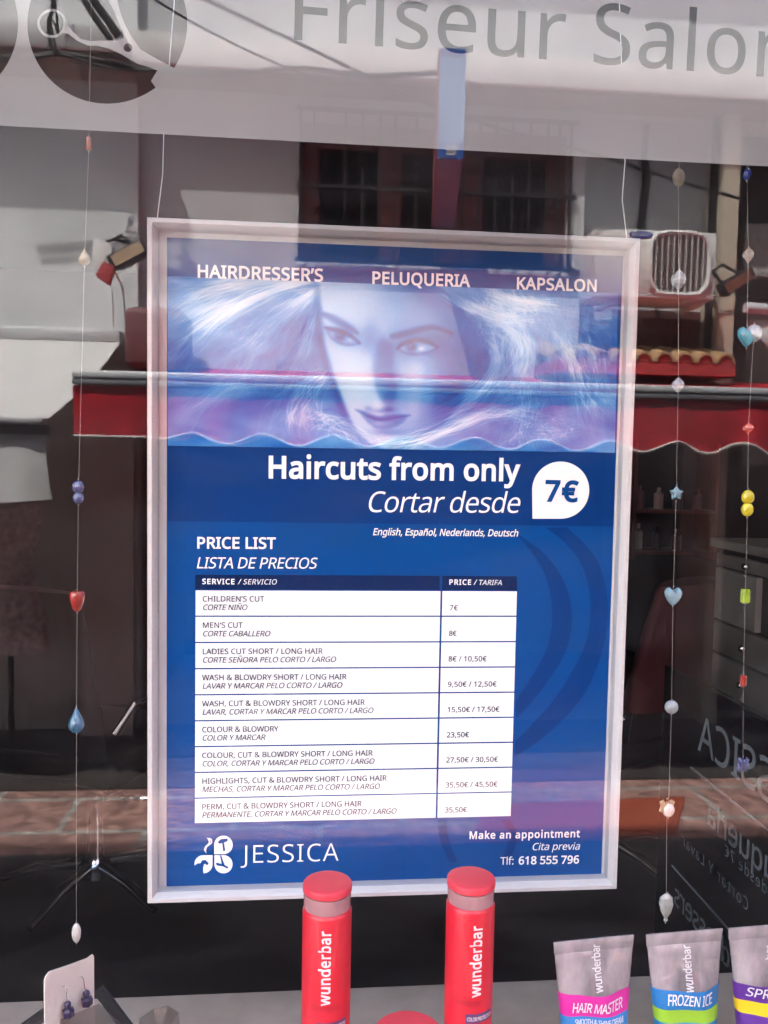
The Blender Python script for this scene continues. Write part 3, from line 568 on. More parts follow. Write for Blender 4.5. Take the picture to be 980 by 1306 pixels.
line(hd, 'LISTA DE PRECIOS', (249.5, 724.6), (403, 725), 13.8, 3, 0.2)
hd.build('heading_lettering', WH, paper)
bd = MB()
poly(bd, [(679.3, 661.5)]+circ(715.2, 625, 36.4, 180, 450, 60)[::1], 0.0006); bd.build('price_badge', WH, paper)
bt = MB(); line(bt, '7€', (694.5, 638.5), (736.5, 639.5), 26, 30, lift=0.0011); bt.build('badge_lettering', ink('blue', BLUE), paper)
# price table
tl, trr, bl_, br_ = np.array((249.3, 753.0)), np.array((659.3, 753.7)), np.array((248.4, 1051.5)), np.array((651.5, 1043.2))
def T(u, v): 
    return tuple((tl*(1-u)+trr*u)*(1-v)+(bl_*(1-u)+br_*u)*v)
th = MB(); poly(th, [(249.3, 732.8), (561, 734.2), (560.8, 752.3), (249.3, 751.6)], 0.0006); poly(th, [(564, 734.3), (659.4, 734.9), (659.3, 752.9), (563.8, 752.4)], 0.0006)
th.build('table_header', ink('navy', (0.002, 0.016, 0.085)), paper)
cells = MB()
# row heights shrink a little towards the foot, as seen; even on the sheet itself
za, zb_ = U(250, 753)[1], U(249, 1051.3)[1]; xa, xb = U(249.3, 900)[0], U(655.4, 900)[0]; xm = U(560.0, 900)[0]
rows = [(za+(zb_-za)*i/9, za+(zb_-za)*(i+1)/9) for i in range(9)]
for z1, z0 in rows:
    for x0, x1 in ((xa, xm-0.0009), (xm+0.0009, xb)):
        cells.add([(x0, PY-0.0006, z0+0.0013), (x1, PY-0.0006, z0+0.0013), (x1, PY-0.0006, z1), (x0, PY-0.0006, z1)], [(0, 1, 2, 3)])
cells.build('table_cells', WH, paper)
hl2 = MB()
line(hl2, 'SERVICE', (258, 744.6), (299.5, 744.9), 6.5, 22, lift=0.0011); line(hl2, '/', (303.5, 745), (306, 745), 6.5, 10, 0.2, lift=0.0011)
line(hl2, 'SERVICIO', (310, 745), (352.5, 745.2), 6.5, 4, 0.2, lift=0.0011)
line(hl2, 'PRICE', (572.5, 745.4), (601, 745.6), 6.5, 22, lift=0.0011); line(hl2, '/', (604, 745.6), (606.5, 745.6), 6.5, 10, 0.2, lift=0.0011)
line(hl2, 'TARIFA', (610, 745.8), (639.5, 746), 6.5, 4, 0.2, lift=0.0011)
hl2.build('header_lettering', WH, paper)
TXT = [("CHILDREN’S CUT", 337, "CORTE NIÑO", 315, "7€", 582.5), ("MEN’S CUT", 309.4, "CORTE CABALLERO", 344.3, "8€", 581),
       ("LADIES CUT SHORT / LONG HAIR", 411.4, "CORTE SEÑORA PELO CORTO / LARGO", 428, "8€ / 10,50€", 621),
       ("WASH & BLOWDRY SHORT / LONG HAIR", 441.7, "LAVAR Y MARCAR PELO CORTO / LARGO", 436, "9,50€ / 12,50€", 634.5),
       ("WASH, CUT & BLOWDRY SHORT / LONG HAIR", 465, "LAVAR, CORTAR Y MARCAR PELO CORTO / LARGO", 475.6, "15,50€ / 17,50€", 638.5),
       ("COLOUR & BLOWDRY", 355, "COLOR Y MARCAR", 338, "23,50€", 598), ("COLOUR, CUT & BLOWDRY SHORT / LONG HAIR", 475, "COLOR, CORTAR Y MARCAR PELO CORTO / LARGO", 477, "27,50€ / 30,50€", 637),
       ("HIGHLIGHTS, CUT & BLOWDRY SHORT / LONG HAIR", 493, "MECHAS, CORTAR Y MARCAR PELO CORTO / LARGO", 484, "35,50€ / 45,50€", 636.5),
       ("PERM, CUT & BLOWDRY SHORT / LONG HAIR", 461, "PERMANENTE, CORTAR Y MARCAR PELO CORTO / LARGO", 505, "35,50€", 595.5)]
tx = MB()
def flat_line(s, x0, x1, z, cap, bold, ital):
    letters(tx, layout(s, cap, x1-x0, bold, ital), lambda a, b: (x0+a, PY-0.0011, z+b))
xt = U(257.8, 900)[0]; mpp = 0.763/FPX
for (a, ax, b2, bx, c, cx), (z1, z0) in zip(TXT, rows):
    py = 753+ (z1-za)/(zb_-za)*298
    xo = U(ax, py+14)[0]; flat_line(a, xt, xo, z1-0.0101, 0.0051, 8, 0)
    xo = U(bx, py+24)[0]; flat_line(b2, xt, xo, z1-0.0180, 0.0051, 6, 0.2)
    x0 = xm+0.0078; k = (cx-571.6+(py-753)*0.0205)*mpp
    flat_line(c, x0, x0+k, z1-0.0180, 0.0049, 11, 0)
tx.build('table_lettering', ink('grey', (0.018, 0.028, 0.05)), paper)
ft = MB()
line(ft, 'JESSICA', (309.6, 1100.6), (430, 1097.6), 23.6, -7)
line(ft, 'Make an appointment', (598, 1069.6), (739.5, 1067.2), 9.6, 22, sx=0.95)
line(ft, 'Cita previa', (677.8, 1084), (739, 1083.2), 9.6, 2, 0.2)
line(ft, 'Tlf:', (638, 1102.6), (655.5, 1102.2), 10.2, 3)
line(ft, '618 555 796', (661, 1102.1), (738.5, 1100.6), 10.4, 22)
ft.build('contact_lettering', WH, paper)
# the three petal emblem with a curl of steam, tools left blue
em = MB(); ec = lambda x, y: (240+x/4.667, 1050+y/4.667)
def petal(cx, cy, r, corner):
    a0 = {'bl': 180, 'tr': 0, 'tl': 270}[corner]
    # a circle with one square corner
    cxy = {'bl': (cx-r, cy+r), 'tr': (cx+r, cy-r), 'tl': (cx-r, cy-r)}[corner]
    st = {'bl': 180, 'tr': 0, 'tl': 270}[corner]
    return [cxy]+circ(cx, cy, r, st, st+270, 40)
poly(em, [ec(*p) for p in petal(211, 128, 55, 'bl')], 0.0006); poly(em, [ec(*p) for p in petal(211, 243, 54, 'tl')], 0.0006); poly(em, [ec(*p) for p in petal(92, 243, 54, 'tr')], 0.0006)
for dx in (0, 12):
    o = smooth_pts([(112+dx, 84), (130+dx, 96), (130+dx, 118), (108+dx*0.6, 140), (102+dx*0.5, 160), (112, 176)])
    i_ = smooth_pts([(108, 178), (96+dx*0.4, 162), (102+dx*0.5, 138), (122+dx, 116), (122+dx, 100), (112+dx, 86)])
    poly(em, [ec(*p) for p in o+i_], 0.0006)
em.build('petal_emblem', WH, paper)
to = MB()
poly(to, [ec(*p) for p in [(178, 108), (196, 92), (236, 88), (236, 104), (214, 112), (222, 160), (210, 164), (204, 116), (184, 120)]], 0.0011)
poly(to, [ec(*p) for p in [(190, 188), (198, 190), (206, 214), (218, 246), (240, 258), (236, 268), (206, 254), (176, 250), (164, 240), (172, 232), (200, 240), (196, 212)]], 0.0011)
poly(to, [ec(*p) for p in [(38, 250), (58, 236), (74, 236), (84, 218), (104, 216), (124, 236), (112, 250), (108, 240), (96, 240), (90, 262), (92, 296), (60, 290), (44, 270)]], 0.0011)
to.build('emblem_tools', ink('blue2', BLUE), paper)
COVER_Y = PY-0.0052
MB().box((fx0+0.0075, COVER_Y-0.0018, fz0+0.0075), (fx1-0.0075, COVER_Y, fz1-0.0075)).build('cover_sheet', COVER, fr)

# ------------------------------------------------------------------ the printed portrait: woman's face among blown fair hair, all in blues
def portrait():
    NU, NV = 600, 236
    tlp, trp, blp, brp = map(np.array, ((214.2, 352.2), (788.0, 374.0), (214.6, 568.4), (784.0, 577.3)))
    u = np.linspace(0, 1, NU); v = np.linspace(0, 1, NV); Uu, Vv = np.meshgrid(u, v)
    P = (tlp*(1-Uu[..., None])+trp*Uu[..., None])*(1-Vv[..., None])+(blp*(1-Uu[..., None])+brp*Uu[..., None])*Vv[..., None]
    X, Y = P[..., 0], P[..., 1]
    rg = np.random.default_rng(11)
    def g(cx, cy, rx, ry, rot=0.0):
        c, s = math.cos(rot), math.sin(rot); dx, dy = X-cx, Y-cy
        return np.exp(-0.5*(((dx*c+dy*s)/rx)**2+((-dx*s+dy*c)/ry)**2))
    def sm(x): return 1/(1+np.exp(-np.clip(x, -40, 40)))
    L = np.full(X.shape, 0.47)
    for cx, cy, rx, ry, rot, a in ((300, 380, 90, 16, -0.25, 0.20), (260, 440, 50, 40, 0, 0.02), (355, 425, 45, 38, -0.5, -0.16), (300, 500, 80, 40, 0, -0.10), (250, 540, 60, 30, 0, 0.08), (385, 540, 30, 20, 0, 0.12),
                                   (640, 385, 60, 20, 0.3, 0.10), (600, 455, 26, 30, 0, -0.20), (680, 440, 40, 25, 0, -0.10), (700, 500, 60, 40, 0, -0.04), (640, 520, 50, 30, 0, -0.08), (760, 440, 40, 60, 0, -0.08), (560, 560, 70, 18, 0, 0.12), (770, 540, 20, 40, 0, 0.08)):
        L += a*g(cx, cy, rx, ry, rot)
    # strands
    Hh = np.zeros(X.shape)
    def strands(a, b, c, d, sa, sb, sc_, sd, n, amp, wob=3.0):
        t = np.linspace(0, 1, 360)[:, None]
        for _ in range(n):
            q = [np.array(p)+rg.normal(0, 1, 2)*np.array(s) for p, s in ((a, sa), (b, sb), (c, sc_), (d, sd))]
            p = q[0]*(1-t)**3+3*q[1]*(1-t)**2*t+3*q[2]*(1-t)*t*t+q[3]*t**3
            ph, fq = rg.uniform(0, 6.28), rg.uniform(1.5, 4)
            p = p+np.stack([np.zeros(len(t)), wob*np.sin(t[:, 0]*fq*6.28+ph)*t[:, 0]], 1)
            fx = (p[:, 0]-214.4)/(573.8-3.8*((p[:, 1]-352)/216))
            top = 352.2+21.8*fx; bot = 568.4+8.9*fx
            gx = fx*(NU-1); gy = (p[:, 1]-top)/(bot-top)*(NV-1)
            ok = (gx > 0) & (gx < NU-2) & (gy > 0) & (gy < NV-2); gx, gy = gx[ok], gy[ok]
            am = amp*rg.uniform(0.3, 1.2)*np.sin(np.linspace(0.25, 3.0, 360))[ok]*rg.choice([1, 1, 1, -0.7])
            ix, iy = gx.astype(int), gy.astype(int); ax, ay = gx-ix, gy-iy
            for oy, ox, w in ((0, 0, (1-ax)*(1-ay)), (0, 1, ax*(1-ay)), (1, 0, (1-ax)*ay), (1, 1, ax*ay)):
                np.add.at(Hh, (iy+oy, ix+ox), w*am)
    s1 = (6, 4); s2 = (14, 8)
    strands((405, 356), (340, 362), (270, 392), (206, 470), s1, (12, 5), (16, 8), (20, 22), 130, 0.13)
    strands((405, 354), (330, 350), (270, 362), (206, 400), s1, s2, s2, (10, 20), 110, 0.10)
    strands((404, 366), (370, 390), (330, 420), (300, 470), s1, s2, (16, 16), (30, 24), 70, 0.07)
    strands((404, 372), (400, 410), (370, 450), (330, 520), (4, 6), s2, s2, (30, 24), 60, 0.06)
    strands((420, 470), (390, 480), (350, 520), (380, 575), (8, 12), (20, 14), (24, 14), (30, 6), 60, 0.07)
    strands((395, 540), (400, 520), (440, 540), (480, 575), (14, 12), s2, (14, 12), (22, 8), 60, 0.05)
    strands((220, 560), (260, 500), (300, 480), (350, 470), (14, 20), s2, s2, (30, 30), 50, 0.05)
    strands((560, 368), (600, 400), (650, 420), (720, 400), (10, 5), s2, s2, (40, 14), 80, 0.07)
    strands((600, 362), (660, 400), (720, 380), (790, 410), (20, 6), s2, (20, 14), (20, 20), 80, 0.07)
    strands((610, 415), (665, 400), (700, 470), (600, 505), (16, 8), (16, 8), (14, 12), (14, 8), 90, 0.10)
    strands((620, 430), (640, 450), (640, 500), (520, 545), (12, 8), (10, 10), (12, 10), (14, 10), 90, 0.11)
    strands((700, 420), (745, 450), (725, 490), (760, 530), (8, 8), (10, 8), (10, 10), (24, 20), 80, 0.11)
    strands((720, 425), (760, 430), (770, 480), (750, 540), (16, 10), (16, 16), (16, 16), (20, 30), 70, 0.06)
    strands((540, 560), (600, 520), (660, 515), (720, 560), (20, 10), s2, s2, (30, 14), 90, 0.045)
    strands((660, 575), (660, 530), (690, 510), (660, 470), (20, 4), s2, s2, (20, 10), 60, 0.045)
    strands((480, 572), (540, 560), (600, 530), (690, 500), (16, 5), (20, 8), (20, 8), (30, 14), 70, 0.10)
    strands((660, 580), (640, 540), (700, 530), (780, 560), (50, 6), (40, 20), (40, 20), (10, 16), 90, 0.035)
    strands((404, 366), (360, 400), (300, 450), (290, 500), (6, 8), (24, 20), (40, 36), (60, 60), 330, 0.045)
    strands((600, 360), (660, 400), (650, 470), (690, 540), (40, 5), (50, 26), (60, 36), (70, 50), 420, 0.045, 6.0)
    strands((690, 362), (740, 400), (700, 460), (750, 560), (50, 6), (30, 20), (40, 30), (30, 30), 200, 0.045, 6.0)
    # face
    def blur(a, k):
        for _ in range(2):
            for ax in (0, 1):
                c = np.cumsum(np.pad(a, [(k+1, k) if i == ax else (0, 0) for i in (0, 1)], mode='edge'), axis=ax)
                n = a.shape[ax]; hi = np.take(c, range(2*k+1, 2*k+1+n), axis=ax); lo = np.take(c, range(0, n), axis=ax)
                a = (hi-lo)/(2*k+1)
        return a
    hair = L+0.42*np.tanh((Hh*0.55+blur(Hh, 3)*0.5)/0.5)
    for sx_, sy_, am_ in ((0.021, 0.05, 0.05), (0.05, 0.023, 0.04), (0.09, 0.11, 0.025)): hair = hair+am_*np.sin(X*sx_+3*np.sin(Y*sy_)+Y*0.03)
    def mask(pts, k=1):
        r = np.zeros(X.shape, bool)
        for i in range(len(pts)):
            (x1, y1), (x2, y2) = pts[i-1], pts[i]
            if y1 == y2: continue
            r ^= ((y1 > Y) != (y2 > Y)) & (X < (x2-x1)*(Y-y1)/(y2-y1)+x1)
        return blur(r.astype(float), k)
    sp = lambda pts: smooth_pts(pts+[pts[0]], 6)
    edge = smooth_pts([(401, 356), (402, 380), (404, 402), (406, 428), (411, 452), (418, 477), (427, 502), (437, 527), (446, 545), (462, 562), (484, 572)], 6)
    face = mask(edge+[(520, 568), (556, 545), (584, 508), (600, 470), (600, 430), (585, 395), (556, 366), (500, 356), (430, 352)], 2)
    cheek = sm((X-(470+0.10*(Y-420)))/16)
    F = 0.84-0.25*sm((X-(474+0.10*(Y-420)))/20)-0.14*sm((X-560)/16)
    F -= 0.06*g(420, 360, 20, 10)+0.22*g(540, 372, 34, 18, 0.5)
    F -= 0.10*sm((415-X+0.2*(Y-430))/5)*sm((Y-450)/20)
    F -= 0.30*mask(sp([(474, 440), (480, 430), (492, 440), (498, 470), (500, 500), (494, 514), (482, 512), (474, 500), (470, 470)]), 4)   # shaded side of the nose
    F -= 0.10*g(505, 480, 12, 30)
    F += 0.20*g(520, 470, 20, 16)+0.14*g(524, 520, 14, 20, 0.3)+0.05*g(455, 480, 20, 34)
    F -= 0.24*g(574, 470, 24, 40)+0.16*g(560, 520, 24, 20, -0.6)
    F += 0.08*g(476, 505, 5, 14)+0.06*g(474, 516, 7, 4)
    F -= 0.30*g(489, 521, 5, 2.6)+0.16*g(463, 520, 4, 2.2)+0.14*g(478, 523.5, 12, 2)
    F -= 0.24*g(431, 426, 24, 12, 0.35)+0.30*g(526, 438, 30, 12, -0.05)+0.14*g(466, 428, 8, 14)                                  # eye hollows
    def stroke(pts, w, a, k=8):
        nonlocal F
        p = smooth_pts(pts, k); ws = np.interp(np.linspace(0, 1, len(p)), np.linspace(0, 1, len(w)), w)
        d = np.full(X.shape, 9.0)
        for (x, y), r in zip(p, ws): d = np.minimum(d, np.hypot(X-x, Y-y)/r)
        F = F-a*np.clip(1.35-d, 0, 1)
    stroke([(405, 400), (415, 404), (428, 411), (440, 418), (449, 424)], (3.0, 4.8, 5.0, 4.4, 2.4), 0.36)
    stroke([(494, 428), (510, 424.5), (528, 419.5), (545, 417), (558, 420), (570, 425)], (4.2, 4.8, 4.4, 3.6, 2.8, 1.8), 0.34)
    for pts, lo in (([(408, 417), (416, 419), (428, 421), (440, 427), (452, 437)], [(410, 420), (418, 432), (430, 438), (443, 439), (452, 437)]),
                    ([(500, 444), (508, 437.5), (522, 433.5), (538, 435.5), (551, 442)], [(500, 444), (510, 449), (524, 451), (540, 448), (551, 442)])):
        eye = mask(smooth_pts(pts, 4)+smooth_pts(lo, 4)[::-1], 1)
        F = F*(1-eye)+(0.56)*eye
        stroke(pts, (1.8, 2.8, 3.0, 2.9, 1.8), 0.46, 16); stroke(lo, (1.0, 1.6, 2.0, 1.9, 1.2), 0.20, 16)
    for cx, cy, r in ((427.5, 428, 6.2), (518, 441.5, 6.4)):
        d = np.hypot(X-cx, (Y-cy)*1.05); F -= 0.38*sm((r-d)/1.1)*(Y > cy-6.5)
        F -= 0.20*sm((r*0.42-d)/0.8)
        F += 0.55*np.exp(-0.5*(((X-cx+1.5)/1.1)**2+((Y-cy+1.5)/1.1)**2))
    F += 0.24*g(530, 444, 4, 2.2)+0.14*g(440, 433, 3, 2)
    for i in range(9):
        x0 = 506+i*5; stroke([(x0, 449+0.6*math.sin(i)), (x0+1, 453.5)], (0.6, 0.4), 0.16, 6)
        x1 = 412+i*3.6; stroke([(x1, 420+i*1.2), (x1-2.5, 416.5+i*1.2)], (0.7, 0.4), 0.18, 6)
    up = smooth_pts([(447, 521), (458, 524), (469, 528), (478, 530.5), (486, 528.5), (500, 528), (515, 529)], 5); dn = smooth_pts([(515, 529), (498, 532), (480, 535.5), (464, 532), (447, 521)], 5)
    F -= 0.26*mask(up+dn, 1)
    lo = smooth_pts([(452, 527), (466, 533), (481, 536.5), (498, 533), (513, 530)], 5)+smooth_pts([(513, 530), (504, 540), (486, 546.5), (468, 543.5), (452, 527)], 5)
    F -= 0.20*mask(lo, 1); F += 0.12*g(478, 540, 8, 2.2)
    stroke([(447, 522), (464, 531), (480, 535), (498, 532), (516, 529)], (1.2, 2.0, 2.2, 1.8, 1.2), 0.22, 16)
    F -= 0.14*g(484, 551, 14, 3); F += 0.08*g(482, 559, 12, 4)
    F = 0.4*F+0.6*blur(F, 1)
    Ls = hair*(1-face)+F*face
    # strands over the face's edge
    Ls += face*np.clip(Hh, -0.1, 0.5)*np.clip(sm((X-548)/12)+sm((Y-548)/6)+0.5*sm((372-Y)/6), 0, 1)*0.8
    Ls -= 0.20*np.exp(-0.5*((X-np.interp(Y, [p[1] for p in edge], [p[0] for p in edge])+4)/4.0)**2)*sm((Y-365)/8)*sm((530-Y)/10)
    Ls = np.clip(Ls+rg.normal(0, 0.012, X.shape), 0, 1)
    stops = np.array([0, 0.2, 0.4, 0.62, 0.85, 1.0])
    cols = np.array([lin(c) for c in ((4, 34, 112), (14, 66, 152), (34, 104, 184), (92, 156, 216), (190, 222, 245), (240, 249, 255))])
    rgb = np.stack([np.interp(Ls, stops, cols[:, k]) for k in range(3)], -1)*0.88
    c0, c1, c2, c3 = [np.array(U(*p)) for p in (tlp, trp, blp, brp)]
    W = (c0*(1-Uu[..., None])+c1*Uu[..., None])*(1-Vv[..., None])+(c2*(1-Uu[..., None])+c3*Uu[..., None])*Vv[..., None]
    co_ = np.stack([W[..., 0], np.full(X.shape, PY-0.0012), W[..., 1]], -1).reshape(-1, 3)-np.array(ORIG[fr])
    idx = np.arange(NU*NV).reshape(NV, NU)
    fs = np.stack([idx[1:, :-1], idx[1:, 1:], idx[:-1, 1:], idx[:-1, :-1]], -1).reshape(-1, 4)
    me = bpy.data.meshes.new('portrait'); me.from_pydata(co_.tolist(), [], fs.tolist())
    at = me.color_attributes.new('tone', 'FLOAT_COLOR', 'POINT')
    at.data.foreach_set('color', np.concatenate([rgb.reshape(-1, 3), np.ones((NU*NV, 1))], 1).astype(np.float32).ravel())
    mm = bpy.data.materials.new('print_portrait'); mm.use_nodes = True; n = mm.node_tree.nodes
    a = n.new('ShaderNodeAttribute'); a.attribute_name = 'tone'; mm.node_tree.links.new(a.outputs['Color'], n['Principled BSDF'].inputs['Base Color']); n['Principled BSDF'].inputs['Roughness'].default_value = 0.6; n['Principled BSDF'].inputs['Specular IOR Level'].default_value = 0.08
    me.materials.append(mm)
    o = bpy.data.objects.new('portrait_print', me); C.objects.link(o); o.parent = paper
portrait()
# ------------------------------------------------------------------ the display shelf and what stands on it
SH = 0.960
shelf = MB().box((WL+0.05, 0.012, SH-0.03), (WR-0.05, 0.305, SH)).build('display_shelf', mat('grey_laminate', (0.48, 0.375, 0.30), 0.55, var=0.12, scale=30), None, bevel=0.002, loc=(-0.4, 0.15, SH))
tag(shelf, 'grey laminate shelf inside the window that carries bottles, tubes and earrings', 'shelf')
RED = mat('coral_red_plastic', (0.60, 0.010, 0.026), 0.36, var=0.03, scale=90, coat=0.25)
REDC = mat('coral_red_cap', (0.60, 0.030, 0.050), 0.5, var=0.03, scale=90)
CLEARN = mat('milky_clear_plastic', (0.58, 0.33, 0.33), 0.22, var=0.08, scale=60, trans=0.25)
COLLAR = mat('milky_collar', (0.50, 0.24, 0.25), 0.22, var=0.06, scale=60); COLLAR.node_tree.nodes['Principled BSDF'].inputs['Alpha'].default_value = 0.68
REDN = mat('neck_plastic', (0.70, 0.42, 0.42), 0.4)
LILAC = mat('violet_label', (0.10, 0.045, 0.14), 0.4)
OFFW = mat('pale_print', (0.74, 0.62, 0.62), 0.5)
DRED = mat('dark_red_print', (0.30, 0.01, 0.03), 0.5)
def curved(mb, glyphs, cx, cy, r, a0, z0, along):
    """Lettering wrapped round an upright bottle: along = 'up' reads bottom to top, 'round' reads across."""
    def fn(a, b):
        s, z = (-b, a) if along == 'up' else (a, b)
        t = a0+s/r
        return (cx+(r+0.0004)*math.sin(t), cy-(r+0.0004)*math.cos(t), z0+z)
    letters(mb, glyphs, fn)
def bottle(cx_px, cap_px, body_px, text_px, text_lo, text_hi, yb, r, small, spin, label):
    top = V(cx_px, cap_px, yb); cx = top.x; cz = top.z
    t = thing('shampoo_bottle', label, 'bottle', (cx, yb, SH), 'slim red hair care bottles on the display shelf')
    zb = V(cx_px, body_px, yb-r).z; h = zb-SH
    MB().lathe([(r-0.0015, 0.0), (r, 0.0015), (r, h-0.003), (r-0.0006, h-0.001), (r-0.0016, h)], (cx, yb, SH), 56).build('bottle_body', RED, t, smooth=True)
    ch = 0.0062
    MB().lathe([(r*0.55, h+0.0001), (r*0.55, cz-SH-ch-0.0002)], (cx, yb, SH), 32).build('neck', REDN, t, smooth=True)
    MB().lathe([(r-0.0022, h+0.0002), (r-0.0008, h+0.0006), (r-0.0006, cz-SH-ch-0.0003), (r-0.0022, cz-SH-ch-0.0001)], (cx, yb, SH), 56).build('clear_collar', COLLAR, t, smooth=True)
    MB().lathe([(r-0.0012, cz-SH-ch), (r, cz-SH-ch+0.001), (r, cz-SH-0.0012), (r-0.0005, cz-SH-0.0004), (r-0.0012, cz-SH), (r*0.7, cz-SH+0.0004), (r*0.3, cz-SH+0.0006), (0.0004, cz-SH+0.0006)], (cx, yb, SH), 56).build('cap', REDC, t, smooth=True)
    face = math.atan2(EYE[0]-cx, -(EYE[1]-yb))
    ap = face+math.asin(max(-0.9, min(0.9, spin/32.0)))
    fr_y = yb-r
    z0, z1 = V(text_px, text_lo, fr_y).z, V(text_px, text_hi, fr_y).z
    mb = MB(); gl = layout('wunderbar', 0.0084, z1-z0, 22, 0, 0.9)
    curved(mb, gl, cx, yb, r, ap+0.0035/r, z0, 'up'); mb.build('name_lettering', OFFW, t)
    zl = V(cx_px, small[1], fr_y).z
    mb = MB(); curved(mb, layout(small[0], 0.0052, 0.023, -8, 0.15), cx, yb, r, face-0.0125/r, zl, 'round'); mb.build('kind_lettering', DRED, t)
    zc = V(cx_px, small[2], fr_y).z
    mb = MB(); rg = []
    for z in (zc-0.0075, zc):
        rg.append([(cx+(r+0.00025)*math.sin(face+small[3]+q*0.06), yb-(r+0.00025)*math.cos(face+small[3]+q*0.06), z) for q in range(0, 22)])
    n = 22
    mb.add(rg[0]+rg[1], [(i, i+1, n+i+1, n+i) for i in range(n-1)]); mb.build('label_strip', LILAC, t)
    mb = MB(); curved(mb, layout('COLOR PROTECTION', 0.0030, 0.022, 10), cx, yb, r+0.0003, face+small[3]+0.07, zc-0.0053, 'round'); mb.build('strip_lettering', OFFW, t)
bottle(418.0, 1125, 1172, 416, 1283, 1188, 0.115, 0.0191, ('Shampoo', 1291, 1305, -0.35), -1.0, 'red bottle with coral cap left of the other, in front of the pale emblem lettering')
bottle(601.3, 1119, 1164, 612, 1272, 1181, 0.115, 0.0191, ('Conditioner', 1284, 1294, -0.1), 10.0, 'red bottle with coral cap beneath the phone number, its name turned to the right')
jt = V(521, 1319, 0.10)
jar = thing('round_jar', 'low coral red jar lid between the two tall red bottles', 'jar', (jt.x, 0.10, SH))
MB().lathe([(0.027, 0), (0.028, 0.002), (0.028, jt.z-SH-0.016), (0.027, jt.z-SH-0.0145)], (jt.x, 0.10, SH), 48).build('jar_body', RED, jar, smooth=True)
MB().lathe([(0.0275, jt.z-SH-0.014), (0.0285, jt.z-SH-0.013), (0.0285, jt.z-SH-0.002), (0.027, jt.z-SH), (0.015, jt.z-SH+0.0006), (0.0004, jt.z-SH+0.0008)], (jt.x, 0.10, SH), 48).build('lid', REDC, jar, smooth=True)

